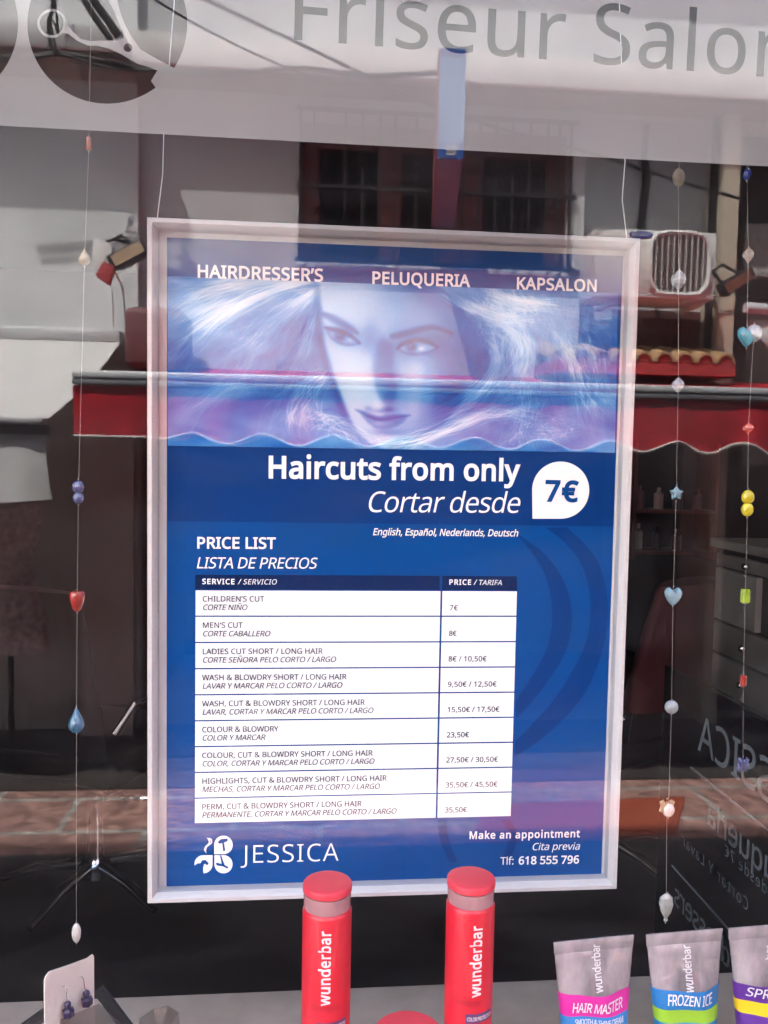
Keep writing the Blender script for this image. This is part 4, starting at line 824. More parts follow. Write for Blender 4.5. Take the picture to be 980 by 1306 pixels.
TUBE = mat('translucent_tube', (0.62, 0.52, 0.54), 0.2, var=0.5, scale=34, bump=0.3, coat=0.8, trans=0.5, stretch=(1, 1, 0.4))
def tube(px_tl, px_tr, py_tl, py_tr, px_bl, px_br, yb, name, bands, texts, label, turn=0.0):
    tl_, tr_ = V(px_tl, py_tl, yb), V(px_tr, py_tr, yb); b0, b1 = V(px_bl, 1300, yb), V(px_br, 1300, yb)
    cx = (tl_.x+tr_.x)/2; at_ = (tr_.x-tl_.x)/2; zt_ = (tl_.z+tr_.z)/2; tilt = (tr_.z-tl_.z)/(tr_.x-tl_.x)
    cb = (b0.x+b1.x)/2; ab = (b1.x-b0.x)/2; zmid = b0.z
    t = thing('squeeze_tube', label, 'tube', (cx, yb, SH), 'squeeze tubes standing on the display shelf')
    slope = (at_-ab)/(zt_-zmid)
    zcap = SH+0.024
    def sect(z):
        k = (zt_-0.010-z)/(zt_-0.010-zcap); k = max(0.0, min(1.0, k))
        a = max(ab+slope*(z-zmid), 0.018); b = 0.0012+(0.019-0.0012)*(k**0.72)
        return a, b, cx+(cb-cx)*min(1.3, (zt_-z)/(zt_-zmid))
    ph = px_tl*0.37
    def dent(c_, z):
        k = max(0.0, min(1.0, (z-zcap)/(zt_-0.010-zcap))); k = k*k*(1-k)*5.0
        return 0.0030*k*(math.sin(ph+c_*95+z*60)+0.7*math.sin(2*ph+c_*40-z*150)+0.5*math.sin(ph*3+c_*210+z*35))
    def ring(z, off=0.0, n=48):
        a, b, c = sect(z); out = []
        for j in range(n):
            w = 2*math.pi*j/n; cs, sn = math.cos(w), math.sin(w); e = 0.85
            out.append((c+(a+off)*math.copysign(abs(cs)**e, cs), yb+(b+off)*math.copysign(abs(sn)**e, sn)+dent(a*cs, z)*abs(sn), z+tilt*(c+a*cs-cx)))
        return out
    zs = [zcap+(zt_-0.010-zcap)*i/24 for i in range(25)]
    MB().loft([ring(z) for z in zs]).build('tube_body', TUBE, t, smooth=True)
    cr = MB(); a1 = sect(zt_-0.010)[0]
    cr.loft([[(cx-a1, yb-0.0011, zt_-0.0102-tilt*a1), (cx+a1, yb-0.0011, zt_-0.0102+tilt*a1), (cx+a1, yb+0.0011, zt_-0.0102+tilt*a1), (cx-a1, yb+0.0011, zt_-0.0102-tilt*a1)],
             [(cx-at_, yb-0.0009, zt_-tilt*at_), (cx+at_, yb-0.0009, zt_+tilt*at_), (cx+at_, yb+0.0009, zt_+tilt*at_), (cx-at_, yb+0.0009, zt_-tilt*at_)]])
    cr.build('crimped_end', TUBE, t, bevel=0.0004)
    MB().lathe([(0.016, 0), (0.0168, 0.001), (0.0168, 0.022), (0.015, 0.0245)], (cb, yb, SH), 32, 1.1, 1.0).build('cap', mat('tube_cap_'+name, bands[0][2], 0.4), t, smooth=True)
    zp = lambda py: V((px_bl+px_br)/2, py, yb-0.012).z
    for nm, p0, p1, c in [(f'{i}', p0, p1, c) for i, (p0, p1, c) in enumerate(bands)]:
        z0, z1 = zp(p1), zp(p0)
        MB().loft([ring(z0+(z1-z0)*i/6, 0.0004) for i in range(7)], cap=False).build('printed_band', mat(f'band_{name}_{nm}', c, 0.4), t, smooth=True)
    def front(s, z, off=0.0009):
        a, b, c = sect(z); q = max(-0.98, min(0.98, (s-c)/(a+0.0004)))
        return (s, yb-(b+0.0004)*(1-abs(q)**(2/0.85))**(0.85/2)-off+dent(s-c, z), z+tilt*(s-cx))
    for s, x0, x1, py, capm, col, bold, it in texts:
        mb = MB(); xa_, z0 = V(x0, py, yb-0.015).x, zp(py); w = V(x1, py, yb-0.015).x-xa_
        letters(mb, layout(s, capm, w, bold, it), lambda a, b: front(xa_+a, z0+b)); mb.build('band_lettering', col, t)
    mb = MB(); xm_ = V((px_tl+px_tr)/2+7, 1230, yb-0.01).x; z0, z1 = zp(1266), zp(1214)
    letters(mb, layout('wunderbar', 0.0068, z1-z0, 16, 0, 0.8), lambda a, b: front(xm_-b+0.003, z0+a)); mb.build('name_lettering', mat('tube_print', (0.62, 0.57, 0.58), 0.5), t)
WP = mat('tube_white_print', (0.75, 0.72, 0.75), 0.5)
tube(706, 809, 1202, 1192, 716, 799, 0.135, 'magenta', [(1271, 1299, (0.62, 0.02, 0.30)), (1299, 1318, (0.03, 0.20, 0.50)), (1318, 1345, (0.62, 0.02, 0.30))],
     [('HAIR MASTER', 733, 798, 1293, 0.0088, WP, 8, 0.05), ('SMOOTH & SHINE CREAM', 737, 798, 1309, 0.0046, WP, 6, 0)], 'translucent squeeze tube with a magenta band, nearest the red bottles')
tube(824, 922, 1192, 1184, 836, 912, 0.135, 'blue', [(1266, 1290, (0.012, 0.16, 0.42)), (1290, 1307, (0.28, 0.50, 0.03)), (1307, 1340, (0.012, 0.20, 0.45))],
     [('FROZEN ICE', 855, 911, 1283, 0.0088, WP, 8, 0.05)], 'translucent squeeze tube with blue and lime green bands between two other tubes')
tube(929, 1030, 1184, 1176, 941, 1020, 0.135, 'violet', [(1258, 1280, (0.10, 0.02, 0.24)), (1280, 1296, (0.78, 0.50, 0.01)), (1296, 1340, (0.10, 0.02, 0.24))],
     [('SPRAY', 958, 1000, 1273, 0.0088, WP, 8, 0.05)], 'translucent squeeze tube with violet and yellow bands, farthest from the red bottles')

# earrings on a card
ca0, ca1 = V(57, 1245, 0.075), V(120, 1217, 0.110)
cd = thing('earring_card', 'cream card standing upright on the shelf to display two earrings', 'card', ((ca0.x+ca1.x)/2, 0.0925, SH))
ex = Vector((ca1.x-ca0.x, ca1.y-ca0.y, 0)); cw = ex.length; ex.normalize(); ny = Vector((ex.y, -ex.x, 0))
if ny.y > 0: ny = -ny
ztop0, ztop1 = ca0.z, ca1.z
o0 = Vector((ca0.x, ca0.y, SH+0.002))
H0, H1 = ztop0-SH-0.002, ztop1-SH-0.002
pts = [(0, 0), (cw, 0), (cw, H1-0.002), (cw-0.001, H1), (cw-0.006, H1-0.0004), (cw*0.55, H0+(H1-H0)*0.62), (0.004, H0+0.0008), (0.0012, H0-0.0012), (0, H0-0.004)]
MB().prism(pts, lambda a, b, d: o0+ex*a+Vector((0, 0, b))-ny*d, 0.0, 0.0012).build('card_sheet', mat('cream_card', (0.62, 0.53, 0.47), 0.8, var=0.05, scale=50, bump=0.1), cd)
AME = mat('dark_violet_bead', (0.03, 0.015, 0.05), 0.15, coat=0.4)
for (hx, hy), (bx, by), lab in (((79, 1259), (81, 1284), 'dark beaded earring on the cream card, the one further from the framed poster'), ((101, 1247), (105, 1270), 'dark beaded earring on the cream card, the one nearer the framed poster')):
    def oncard(px, py):
        d = AF+AR*((px-490)/FPX)+AU*((653-py)/FPX); p0 = Vector(EYE); d = Vector(d); k = (o0-p0).dot(ny)/d.dot(ny)
        return p0+d*k
    h, q = oncard(hx, hy), oncard(bx, by)
    er = thing('earring', lab, 'earring', h+ny*0.001, 'pair of earrings on the card')
    q = q+ny*0.0045
    MB().tube([h-ny*0.0004, h+ny*0.003+Vector((0, 0, 0.0016)), h+ny*0.005, (h+q)/2+ny*0.002, q+Vector((0, 0, 0.006))], 0.00035, 6).build('hook', CHROME, er, smooth=True)
    bm_ = MB(); bm_.ball(q+Vector((0, 0, 0.0030)), (0.0026, 0.0026, 0.0028), 10, 7); bm_.build('small_bead', AME, er, smooth=True)
    bm_ = MB(); z = q+Vector((0.0004, 0, -0.0028)); bm_.lathe([(0.0015, -0.004), (0.0042, -0.0026), (0.0044, 0.002), (0.0018, 0.0034)], z, 6); bm_.build('cut_stone', AME, er)
st = thing('card_stand', 'low black two legged stand holding the cream earring card', 'stand', ((ca0.x+ca1.x)/2, 0.12, SH))
for a, b2 in (((126, 1262), (188, 1345)), ((62, 1290), (6, 1330))):
    p, q = V(*a, 0.118), V(*b2, 0.118); q = p+(q-p)*((SH+0.003-p.z)/(q.z-p.z)); MB().bar(p, q, 0.004, 0.008).build('leg', BLACKM, st)
CLR = reflect_clear('clear_wrap', 0.10, (0.70, 0.68, 0.67), 0.6, 0.25)
def wrap(pts, yb, label, lean):
    mb = MB(); q = [V(x, y, yb+d) for x, y, d in pts]; n = ny
    k = len(q); ctr = sum(q, Vector((0, 0, 0)))/k
    vs = q+[ctr+Vector((0, -lean, 0))]+[p+Vector((0, 0.0012, 0)) for p in q]+[ctr+Vector((0, 0.0012-lean, 0))]
    fs = [(i, (i+1) % k, k) for i in range(k)]+[(k+1+(i+1) % k, k+1+i, 2*k+1) for i in range(k)]+[(i, k+1+i, k+1+(i+1) % k, (i+1) % k) for i in range(k)]
    zmin = min(p.z for p in vs); o = mb.add(vs, fs).build('plastic_wrapper', CLR, None, loc=(ctr.x, ctr.y, zmin)); tag(o, label, 'wrapper')
wrap([(72, 1303, 0.0), (100, 1292, 0.0), (126, 1281, 0.0), (160, 1312, 0.01), (176, 1390, 0.02), (80, 1390, 0.0)], 0.085, 'clear plastic wrapper leaning against the front of the earring card', 0.006)
wrap([(178, 1300, 0.02), (196, 1288, 0.0), (214, 1284, 0.0), (228, 1293, 0.0), (236, 1390, 0.0), (170, 1390, 0.0)], 0.14, 'crumpled clear plastic wrapper lying on the shelf beside the black stand', 0.012)

# ------------------------------------------------------------------ strings of glass beads hung inside the window
SY = 0.05; S = 0.559/FPX
def bead_mat(name, c, rough=0.12, trans=0.35): return mat('bead_'+name, c, rough, trans=trans, coat=0.6, var=0.25, scale=240)
TH = mat('bead_thread', (0.20, 0.175, 0.155), 0.35)
def heart(k): return [(0, 0.55), (0.18, 0.82), (0.5, 1.0), (0.82, 0.86), (1.0, 0.5), (0.93, 0.08), (0.66, -0.38), (0.32, -0.78), (0.0, -1.0), (-0.32, -0.78), (-0.66, -0.38), (-0.93, 0.08), (-1.0, 0.5), (-0.82, 0.86), (-0.5, 1.0), (-0.18, 0.82)]
def star(): return [((1 if i % 2 == 0 else 0.62)*math.sin(math.pi*i/5), (1 if i % 2 == 0 else 0.62)*math.cos(math.pi*i/5)) for i in range(10)]
def pillow(mb, outline, c, w, h, d):
    rings = []
    for k, dd in ((0.35, -1.0), (0.8, -0.8), (1.0, -0.25), (1.0, 0.25), (0.8, 0.8), (0.35, 1.0)):
        rings.append([(c[0]+a*w*k, c[1]+dd*d, c[2]+b*h*k) for a, b in outline])
    mb.loft(rings)
def bead(kind, px, py, w, h, m_, parent):
    c = V(px, py, SY); w *= S; h *= S; mb = MB(); smooth = True; bev = 0.0
    if kind == 'oval': mb.ball(c, (w/2, w/2.6, h/2), 14, 9)
    elif kind == 'heart': pillow(mb, heart(0), c, w/2, h/2, w/4)
    elif kind == 'star': pillow(mb, star(), c, w/2, h/2, w/4.5); smooth = False
    elif kind == 'cyl': mb.lathe([(w*0.40, -h*0.48), (w*0.5, -h*0.42), (w*0.5, h*0.42), (w*0.40, h*0.48)], c, 20)
    elif kind == 'drop': mb.lathe([(w*0.02, -h*0.5), (w*0.32, -h*0.44), (w*0.48, -h*0.28), (w*0.5, -h*0.14), (w*0.42, h*0.06), (w*0.24, h*0.26), (w*0.13, h*0.42), (w*0.05, h*0.5)], c, 20)
    elif kind == 'cut': mb.lathe([(w*0.1, -h*0.5), (w*0.42, -h*0.2), (w*0.5, 0), (w*0.40, h*0.25), (w*0.12, h*0.5)], c, 7); smooth = False
    elif kind == 'berry': mb.lathe([(w*0.05, -h*0.5), (w*0.28, -h*0.36), (w*0.42, 0), (w*0.5, h*0.3), (w*0.42, h*0.46), (w*0.1, h*0.5)], c, 14)
    elif kind == 'two': mb.ball(c+Vector((0, 0, h*0.23)), (w/2, w/3, h*0.27), 14, 9); mb.ball(c-Vector((0, 0, h*0.23)), (w*0.48, w/3, h*0.26), 14, 9)
    elif kind == 'shell': mb.lathe([(w*0.04, -h*0.5), (w*0.16, -h*0.44), (w*0.10, -h*0.36), (w*0.36, -h*0.14), (w*0.5, h*0.14), (w*0.42, h*0.36), (w*0.14, h*0.5)], c, 9, 1, 0.6); smooth = False
    elif kind == 'fly':
        for sx in (-1, 1):
            pillow(mb, [(0, -0.2), (sx*0.5, -0.9), (sx*1.0, -0.6), (sx*0.8, 0.0), (sx*1.0, 0.7), (sx*0.5, 1.0), (0, 0.3)][::sx], c, w/2, h/2, w/8)
        mb.ball(c, (w*0.08, w*0.08, h*0.42), 8, 6)
    mb.build('bead', m_, parent, smooth=smooth)
PALE = bead_mat('pale', (0.36, 0.32, 0.27)); CLEARB = bead_mat('clear', (0.36, 0.37, 0.37)); PINKB = bead_mat('pink', (0.42, 0.33, 0.31)); ICE = bead_mat('ice', (0.24, 0.36, 0.40))
TEAL = bead_mat('teal', (0.06, 0.30, 0.36)); COB = bead_mat('cobalt', (0.02, 0.05, 0.45)); ORN = bead_mat('orange', (0.45, 0.11, 0.06)); YEL = bead_mat('yellow', (0.72, 0.55, 0.01)); LIM = bead_mat('lime', (0.35, 0.46, 0.02))
REDB = bead_mat('red', (0.40, 0.02, 0.012)); VIO = bead_mat('violet', (0.07, 0.08, 0.19)); SILV = bead_mat('silver', (0.25, 0.24, 0.22), 0.16, 0.0); SKY = bead_mat('sky', (0.04, 0.15, 0.26)); PEARL = bead_mat('pearl', (0.48, 0.43, 0.39), 0.2, 0.0); SANDB = bead_mat('sand', (0.34, 0.27, 0.15))
def string(beads, end, label):
    p0 = V(beads[0][1], beads[0][2], SY); p1 = V(end[0], end[1], SY); d = (p0-p1)/(p0.z-p1.z); top = p0+d*(LINT-0.045-p0.z)
    t = thing('bead_string', label, 'bead string', p1, 'threaded glass beads hung inside the window')
    path = [top]+[V(b_[1], b_[2], SY) for b_ in beads]+[p1]
    tm = MB().tube(path, 0.00015, 6)
    for b_ in beads:
        for sg in (-1, 1):
            q = V(b_[1], b_[2], SY); tm.ball((q.x, q.y, q.z+sg*(b_[4]*S/2+0.0006)), (0.0005, 0.0005, 0.0007), 6, 4)
    tm.build('thread', TH, t)
    for k in beads: bead(*k, t)
string([('oval', 866, 226, 17, 24, SANDB), ('cut', 866, 357, 20, 24, CLEARB), ('cut', 865.5, 491, 17, 18, PINKB), ('star', 863, 629, 20, 20, ICE), ('heart', 859, 761, 24, 25, ICE), ('oval', 857, 902, 19, 19, CLEARB), ('oval', 853, 1033, 17, 20, PEARL), ('fly', 851, 1029, 22, 20, SANDB), ('shell', 850, 1158, 21, 40, SILV)], (849.5, 1176),
       'bead string with an ice blue star and heart and a silver shell at its foot')
string([('cut', 953, 222, 12, 16, COB), ('cut', 955, 325, 15, 18, PALE), ('heart', 953, 430, 26, 27, TEAL), ('oval', 962, 425, 22, 24, CLEARB), ('cut', 955, 546, 15, 12, ORN), ('two', 954, 642, 18, 36, YEL), ('cyl', 951, 760, 13, 20, LIM), ('cyl', 948.5, 868, 9, 15, REDB), ('fly', 948, 976, 18, 22, VIO)], (947, 992),
       'bead string with a teal heart, a yellow double bead and a lime cylinder')
string([('cyl', 113.5, 183, 7, 17, ORN), ('drop', 108, 328, 15, 20, SANDB), ('two', 100, 628, 15, 30, VIO), ('berry', 98.5, 767, 20, 27, REDB), ('drop', 97.5, 919, 19, 32, SKY), ('oval', 97.5, 1190, 12, 26, PEARL)], (97.5, 1204),
       'bead string with a red strawberry bead above a blue teardrop')

# ------------------------------------------------------------------ inside the salon
LEATH = mat('black_leather', (0.012, 0.012, 0.015), 0.35)
def chair(cx, cy, rot, label, zoff=0.0):
    t = thing('salon_chair', label, 'chair', (cx, cy, 0.0), 'styling chairs in the salon')
    c, s_ = math.cos(rot), math.sin(rot)
    L_ = lambda x, y, z: Vector((cx+x*c-y*s_, cy+x*s_+y*c, z))
    def rb(x0, y0, z0, x1, y1, z1): return MB().hexa([L_(x, y, z) for z in (z0, z1) for x, y in ((x0, y0), (x1, y0), (x1, y1), (x0, y1))])
    rb(-0.26, -0.27, 0.46, 0.26, 0.25, 0.56).build('seat', LEATH, t, bevel=0.03, seg=3)
    mb = MB(); rings = []
    for i in range(7):
        z = 0.58+0.52*i/6; y = 0.25+0.10*(i/6)**1.3; w = 0.25-0.02*(i/6)**3
        rings.append([L_(w*math.cos(a)*1.0, y+0.035*math.sin(a)-0.04*(1-math.cos(a)**2)*0+0.03*abs(math.cos(a)), z) for a in [2*math.pi*j/20 for j in range(20)]])
    mb.loft(rings); mb.build('backrest', LEATH, t, smooth=True)
    for sx in (-1, 1):
        a = MB().tube([L_(sx*0.27, 0.27, 0.66), L_(sx*0.30, 0.22, 0.74), L_(sx*0.30, -0.18, 0.74), L_(sx*0.30, -0.24, 0.70), L_(sx*0.28, -0.20, 0.50)], 0.013, 10).build('armrest', CHROME, t, smooth=True)
    MB().lathe([(0.05, 0.05), (0.055, 0.09), (0.03, 0.12), (0.03, 0.40), (0.06, 0.42), (0.06, 0.455)], L_(0, 0, 0), 24).build('gas_column', CHROME, t, smooth=True)
    for k in range(5):
        a = 2*math.pi*k/5+0.3
        MB().tube([L_(0.03*math.cos(a), 0.03*math.sin(a), 0.09), L_(0.18*math.cos(a), 0.18*math.sin(a), 0.075), L_(0.32*math.cos(a), 0.32*math.sin(a), 0.03)], [0.022, 0.018, 0.012], 10).build('base_leg', CHROME, t, smooth=True)
    ringp = [L_(0.17*math.cos(2*math.pi*j/24), -0.26+0.12*math.sin(2*math.pi*j/24), 0.27) for j in range(25)]
    MB().tube(ringp, 0.010, 8).build('footrest', CHROME, t, smooth=True)
    MB().tube([L_(0, -0.02, 0.30), L_(0, -0.15, 0.27)], 0.012, 8).build('footrest_arm', CHROME, t, smooth=True)
    return L_
chair(-0.80, 2.35, 2.75, 'black styling chair on a chrome star base behind the left edge of the poster')
Lc = chair(1.05, 2.45, -2.6, 'black styling chair with a dark red cape laid over its back')
cape = MB(); rings = []
for i, (z, y, w, d) in enumerate(((0.70, 0.28, 0.30, 0.10), (0.85, 0.30, 0.285, 0.085), (1.0, 0.33, 0.275, 0.075), (1.09, 0.345, 0.262, 0.066), (1.115, 0.348, 0.245, 0.055), (1.118, 0.348, 0.02, 0.008))):
    rings.append([Lc(w*math.cos(a), y+(d+0.006*math.sin(9*a+i))*math.sin(a)+0.03*abs(math.cos(a)), z) for a in [2*math.pi*j/48 for j in range(48)]])
o = cape.loft(rings, cap=False).build('hair_cape', mat('wine_red_cloth', (0.065, 0.009, 0.013), 0.8, var=0.2, scale=8), None, smooth=True, loc=tuple(Lc(0, 0.3, 0.7)))
tag(o, 'dark red hairdressing cape laid over the back of a black chair', 'cape')
# grey drawer cabinet on the right
gx = VX(910, 760, 1.10)
cab = thing('drawer_cabinet', 'tall grey cabinet of drawers with a dark open niche, right of the chair', 'cabinet', (1.4, 1.6, 0))
GREY = mat('grey_laminate_front', (0.22, 0.205, 0.19), 0.5, var=0.1, scale=9)
yb1, yb0 = VX(910, 760, 1.10).y, 0.75
ztop = VX(912, 697, 1.10).z
MB().box((1.125, yb0, 0.08), (1.75, yb1, ztop)).build('carcass', mat('dark_carcass', (0.03, 0.028, 0.026), 0.6), cab)
zr = [VX(912, p, 1.10).z for p in (703, 722, 790, 832, 880, 940, 1010)]
for i, (z1, z0) in enumerate(zip(zr[:-1], zr[1:])):
    if i == 1:
        MB().box((1.105, yb1-0.22, z0+0.004), (1.123, yb1, z1-0.004)).build('niche_post', GREY, cab); continue
    dr = MB().box((1.105, yb0, z0+0.004), (1.123, yb1, z1-0.004)).build('drawer_front', GREY, cab, bevel=0.002)
    MB().ball((1.095, yb1-0.18, (z0+z1)/2), 0.011, 10, 7).build('knob', CHROME, dr, smooth=True)
MB().box((1.09, yb0, ztop+0.001), (1.76, yb1+0.01, ztop+0.025)).build('cabinet_top', GREY, cab)
# shelf with bottles on the back wall
sx0, sx1 = V(806, 700, 4.3).x, V(905, 700, 4.3).x
ws = thing('wall_shelf', 'reddish open wall shelf with dark bottles at the back of the salon', 'shelf', ((sx0+sx1)/2, 4.4, 0.9))
RW = mat('reddish_wood', (0.16, 0.05, 0.045), 0.6, var=0.2, scale=6)
z_a, z_b = V(850, 650, 4.3).z, V(850, 702, 4.3).z
for z in (z_a, z_b): MB().box((sx0, 4.25, z-0.02), (sx1, 4.495, z)).build('board', RW, ws)
for x in (sx0-0.02, sx1): MB().box((x, 4.25, z_b-0.05), (x+0.02, 4.495, z_a+0.4)).build('side_panel', RW, ws)
for i in range(7):
    z = z_a if i < 4 else z_b; x = sx0+0.06+(i % 4)*(sx1-sx0-0.12)/3
    h = random.uniform(0.12, 0.19)
    bt = MB().lathe([(0.026, 0), (0.028, 0.003), (0.028, h*0.7), (0.012, h*0.8), (0.012, h)], (x, 4.36, z), 16).build('lotion_bottle', mat('lotion_%d' % (i % 3), ((0.20, 0.08, 0.08), (0.35, 0.28, 0.26), (0.05, 0.03, 0.04))[i % 3], 0.35), None, smooth=True, loc=(x, 4.36, z))
    tag(bt, ('dark wine lotion bottle at the poster end of the upper wall shelf board', 'pale beige lotion bottle on the upper wall shelf board', 'black lotion bottle on the upper wall shelf board',
             'dark wine lotion bottle at the cabinet end of the upper wall shelf board', 'pale beige lotion bottle on the lower wall shelf board', 'black lotion bottle on the lower wall shelf board',
             'dark wine lotion bottle on the lower wall shelf board')[i], 'bottle', 'lotion bottles on the wall shelf')
# ------------------------------------------------------------------ across the street (seen mirrored in the pane)
# laid out here by the distance of each thing's mirror image behind the pane; flip=True sets it on the street side
YW = 5.47
def wx(px, y=YW, py=500): return V(px, py, y).x
def wz(py, px=490, y=YW): return V(px, py, y).z
opp = thing('terrace_house', 'sunlit white two storey house with a red shuttered barred window over a shopfront', 'building', (0, -YW, STREET_Z))
XE = 14.0
X0, XA, X1 = -12.0, wx(179, YW, 300), wx(910, YW, 300)
wl_, wr_ = wx(381, YW, 250), wx(729, YW, 250); wt, wb = wz(150, 490), wz(338, 560)
HT = 6.4
sl_, sr_, st_ = wx(178, YW, 650), wx(902, YW, 650), wz(478, 500)
b = MB()
b.box((XA, YW, st_), (wx(744, YW, 250), YW+0.35, wb)); b.box((XA, YW, wb), (wl_, YW+0.35, wt)); XM = wx(744, YW, 250); b.box((wr_, YW, wb), (XM, YW+0.35, wt)); b.box((XA, YW, wt), (XM, YW+0.35, HT)); b.box((XM, YW+0.16, st_), (X1, YW+0.35, wt)); b.box((XM, YW+0.16, wt), (X1, YW+0.35, V(490, 91, YW).z-0.17)); b.box((XM, YW, V(490, 91, YW).z-0.17), (XE, YW+0.35, HT))
b.build('upper_wall', PINKW, opp, flip=True)
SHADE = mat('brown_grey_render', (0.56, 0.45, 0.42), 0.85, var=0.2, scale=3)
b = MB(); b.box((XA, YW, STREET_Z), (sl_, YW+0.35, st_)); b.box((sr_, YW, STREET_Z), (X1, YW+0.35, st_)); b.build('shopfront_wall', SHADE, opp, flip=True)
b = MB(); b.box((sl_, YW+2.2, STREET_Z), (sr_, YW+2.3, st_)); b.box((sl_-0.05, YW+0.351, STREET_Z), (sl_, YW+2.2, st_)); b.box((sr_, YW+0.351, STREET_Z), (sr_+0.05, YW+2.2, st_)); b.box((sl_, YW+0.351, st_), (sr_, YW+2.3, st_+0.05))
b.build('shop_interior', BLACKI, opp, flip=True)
MB().box((wx(790, YW, 420), YW+0.15, st_+0.002), (X1-0.002, YW+0.159, wz(392, 860))).build('dark_wall_patch', mat('dark_red_brown', (0.13, 0.050, 0.045), 0.8, var=0.3, scale=4), opp, flip=True)  # thin dark red-brown sheet set on the wall below the air conditioner
# window
RB = mat('red_brown_shutter', (0.25, 0.105, 0.095), 0.6, var=0.2, scale=5)
DK = mat('dark_pane', (0.012, 0.012, 0.014), 0.35)
w = thing  # (parts only from here to the grille)
panes = [(wx(a, YW, 250), wx(b2, YW, 250)) for a, b2 in ((408, 484), (515, 560), (622, 704))]
rec = MB(); xs = [wl_]+[v for p in panes for v in p]+[wr_]
for i in range(0, len(xs), 2): rec.box((xs[i], YW+0.16, wb), (xs[i+1], YW+0.22, wt))
zt_p = wz(182, 500)
for a, b2 in panes: rec.box((a, YW+0.16, zt_p), (b2, YW+0.22, wt))
shp = rec.build('window_frame', RB, opp, flip=True)
for a, b2 in panes: MB().box((a, YW+0.20, wb), (b2, YW+0.21, zt_p)).build('window_pane', DK, shp, flip=True)
gr = MB()
for px in (383, 400, 440, 462, 484, 503, 531, 560, 590, 611, 632, 653, 675, 697, 712, 727):
    x = wx(px, YW-0.06, 250); gr.box((x-0.009, YW-0.07, wb-0.02), (x+0.009, YW-0.052, wt+0.02))
for z in (wz(244, 555, YW-0.06), wb-0.01, wt+0.01):
    gr.box((wl_-0.02, YW-0.075, z-0.013), (wr_+0.02, YW-0.047, z+0.013))
gr.build('window_grille', BLACKM, opp, flip=True)
MB().box((wl_-0.02, YW-0.022, wb-0.06), (wr_+0.02, YW-0.001, wb-0.03)).build('window_sill', PINKW, opp, flip=True, bevel=0.006)
# eaves and cornices that shade the wall
EZ = V(490, 91, YW).z-0.17
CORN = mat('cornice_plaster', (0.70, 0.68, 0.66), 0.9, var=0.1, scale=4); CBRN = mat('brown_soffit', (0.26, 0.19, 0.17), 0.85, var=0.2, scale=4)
c = MB(); c.box((XA-0.02, YW-0.30, EZ), (XE, YW-0.001, EZ+0.20)); c.build('cornice', CORN, opp, flip=True, bevel=0.01)
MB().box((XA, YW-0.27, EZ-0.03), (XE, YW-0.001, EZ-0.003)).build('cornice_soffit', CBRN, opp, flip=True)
RZ = V(900, 12, YW).z+0.42/0.42
MB().box((X0, YW-0.46, RZ), (XE, YW+3.0, RZ+0.18)).build('roof', mat('roof_clay', (0.42, 0.2, 0.13), 0.85), opp, flip=True)
# left neighbour, a whiter house
nb = thing('neighbour_house', 'plain white rendered house beside the barred window, above the white awning', 'building', (-3, -YW, STREET_Z))
YL = YW-0.07
b = MB(); b.box((X0, YL, STREET_Z), (XA-0.004, YL+0.4, RZ-0.01)); b.build('wall', WHITE, nb, flip=True)
zc = V(60, 93, YL).z
MB().box((X0, YL-0.38, zc), (XA-0.024, YL-0.001, zc+0.15)).build('cornice', CORN, nb, flip=True, bevel=0.01)
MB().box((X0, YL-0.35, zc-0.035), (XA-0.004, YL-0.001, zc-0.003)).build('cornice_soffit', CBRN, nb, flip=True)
sp_l, sp_r = V(40, 600, YL-0.02).x, V(98, 600, YL-0.02).x
RIB = mat('brown_ribbed_panel', (0.52, 0.43, 0.39), 0.7)
rb_ = MB(); x = sp_l-1.6
while x < XA-0.06: rb_.box((x, YL-0.02, STREET_Z+0.02), (x+0.052, YL-0.001, V(60, 530, YL).z)); x += 0.056
rb_.build('ribbed_shutter', RIB, nb, flip=True)
# right neighbour: dark recess, cream pillar, speckled panel
rn = thing('passage_house', 'shaded brown house front with a speckled panel, right of the air conditioner', 'building', (X1+2, -YW, STREET_Z))
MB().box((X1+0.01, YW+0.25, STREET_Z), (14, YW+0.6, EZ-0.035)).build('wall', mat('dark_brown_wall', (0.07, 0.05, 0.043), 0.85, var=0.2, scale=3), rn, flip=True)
p0, p1 = V(918, 230, YW-0.05), V(938, 230, YW-0.05)
MB().box((p0.x, YW-0.12, STREET_Z), (p1.x, YW+0.24, EZ-0.035)).build('pillar', mat('cream_paint', (0.62, 0.54, 0.42), 0.85, var=0.1, scale=4), rn, flip=True)
q0, q1 = V(946, 287, YW+0.2), V(1040, 357, YW+0.2)
m_sp = mat('speckled_stone', (0.42, 0.42, 0.38), 0.7, var=0.75, scale=38)
MB().box((q0.x, YW+0.14, q1.z), (q1.x, YW+0.249, q0.z)).build('speckled_panel', m_sp, rn, flip=True)
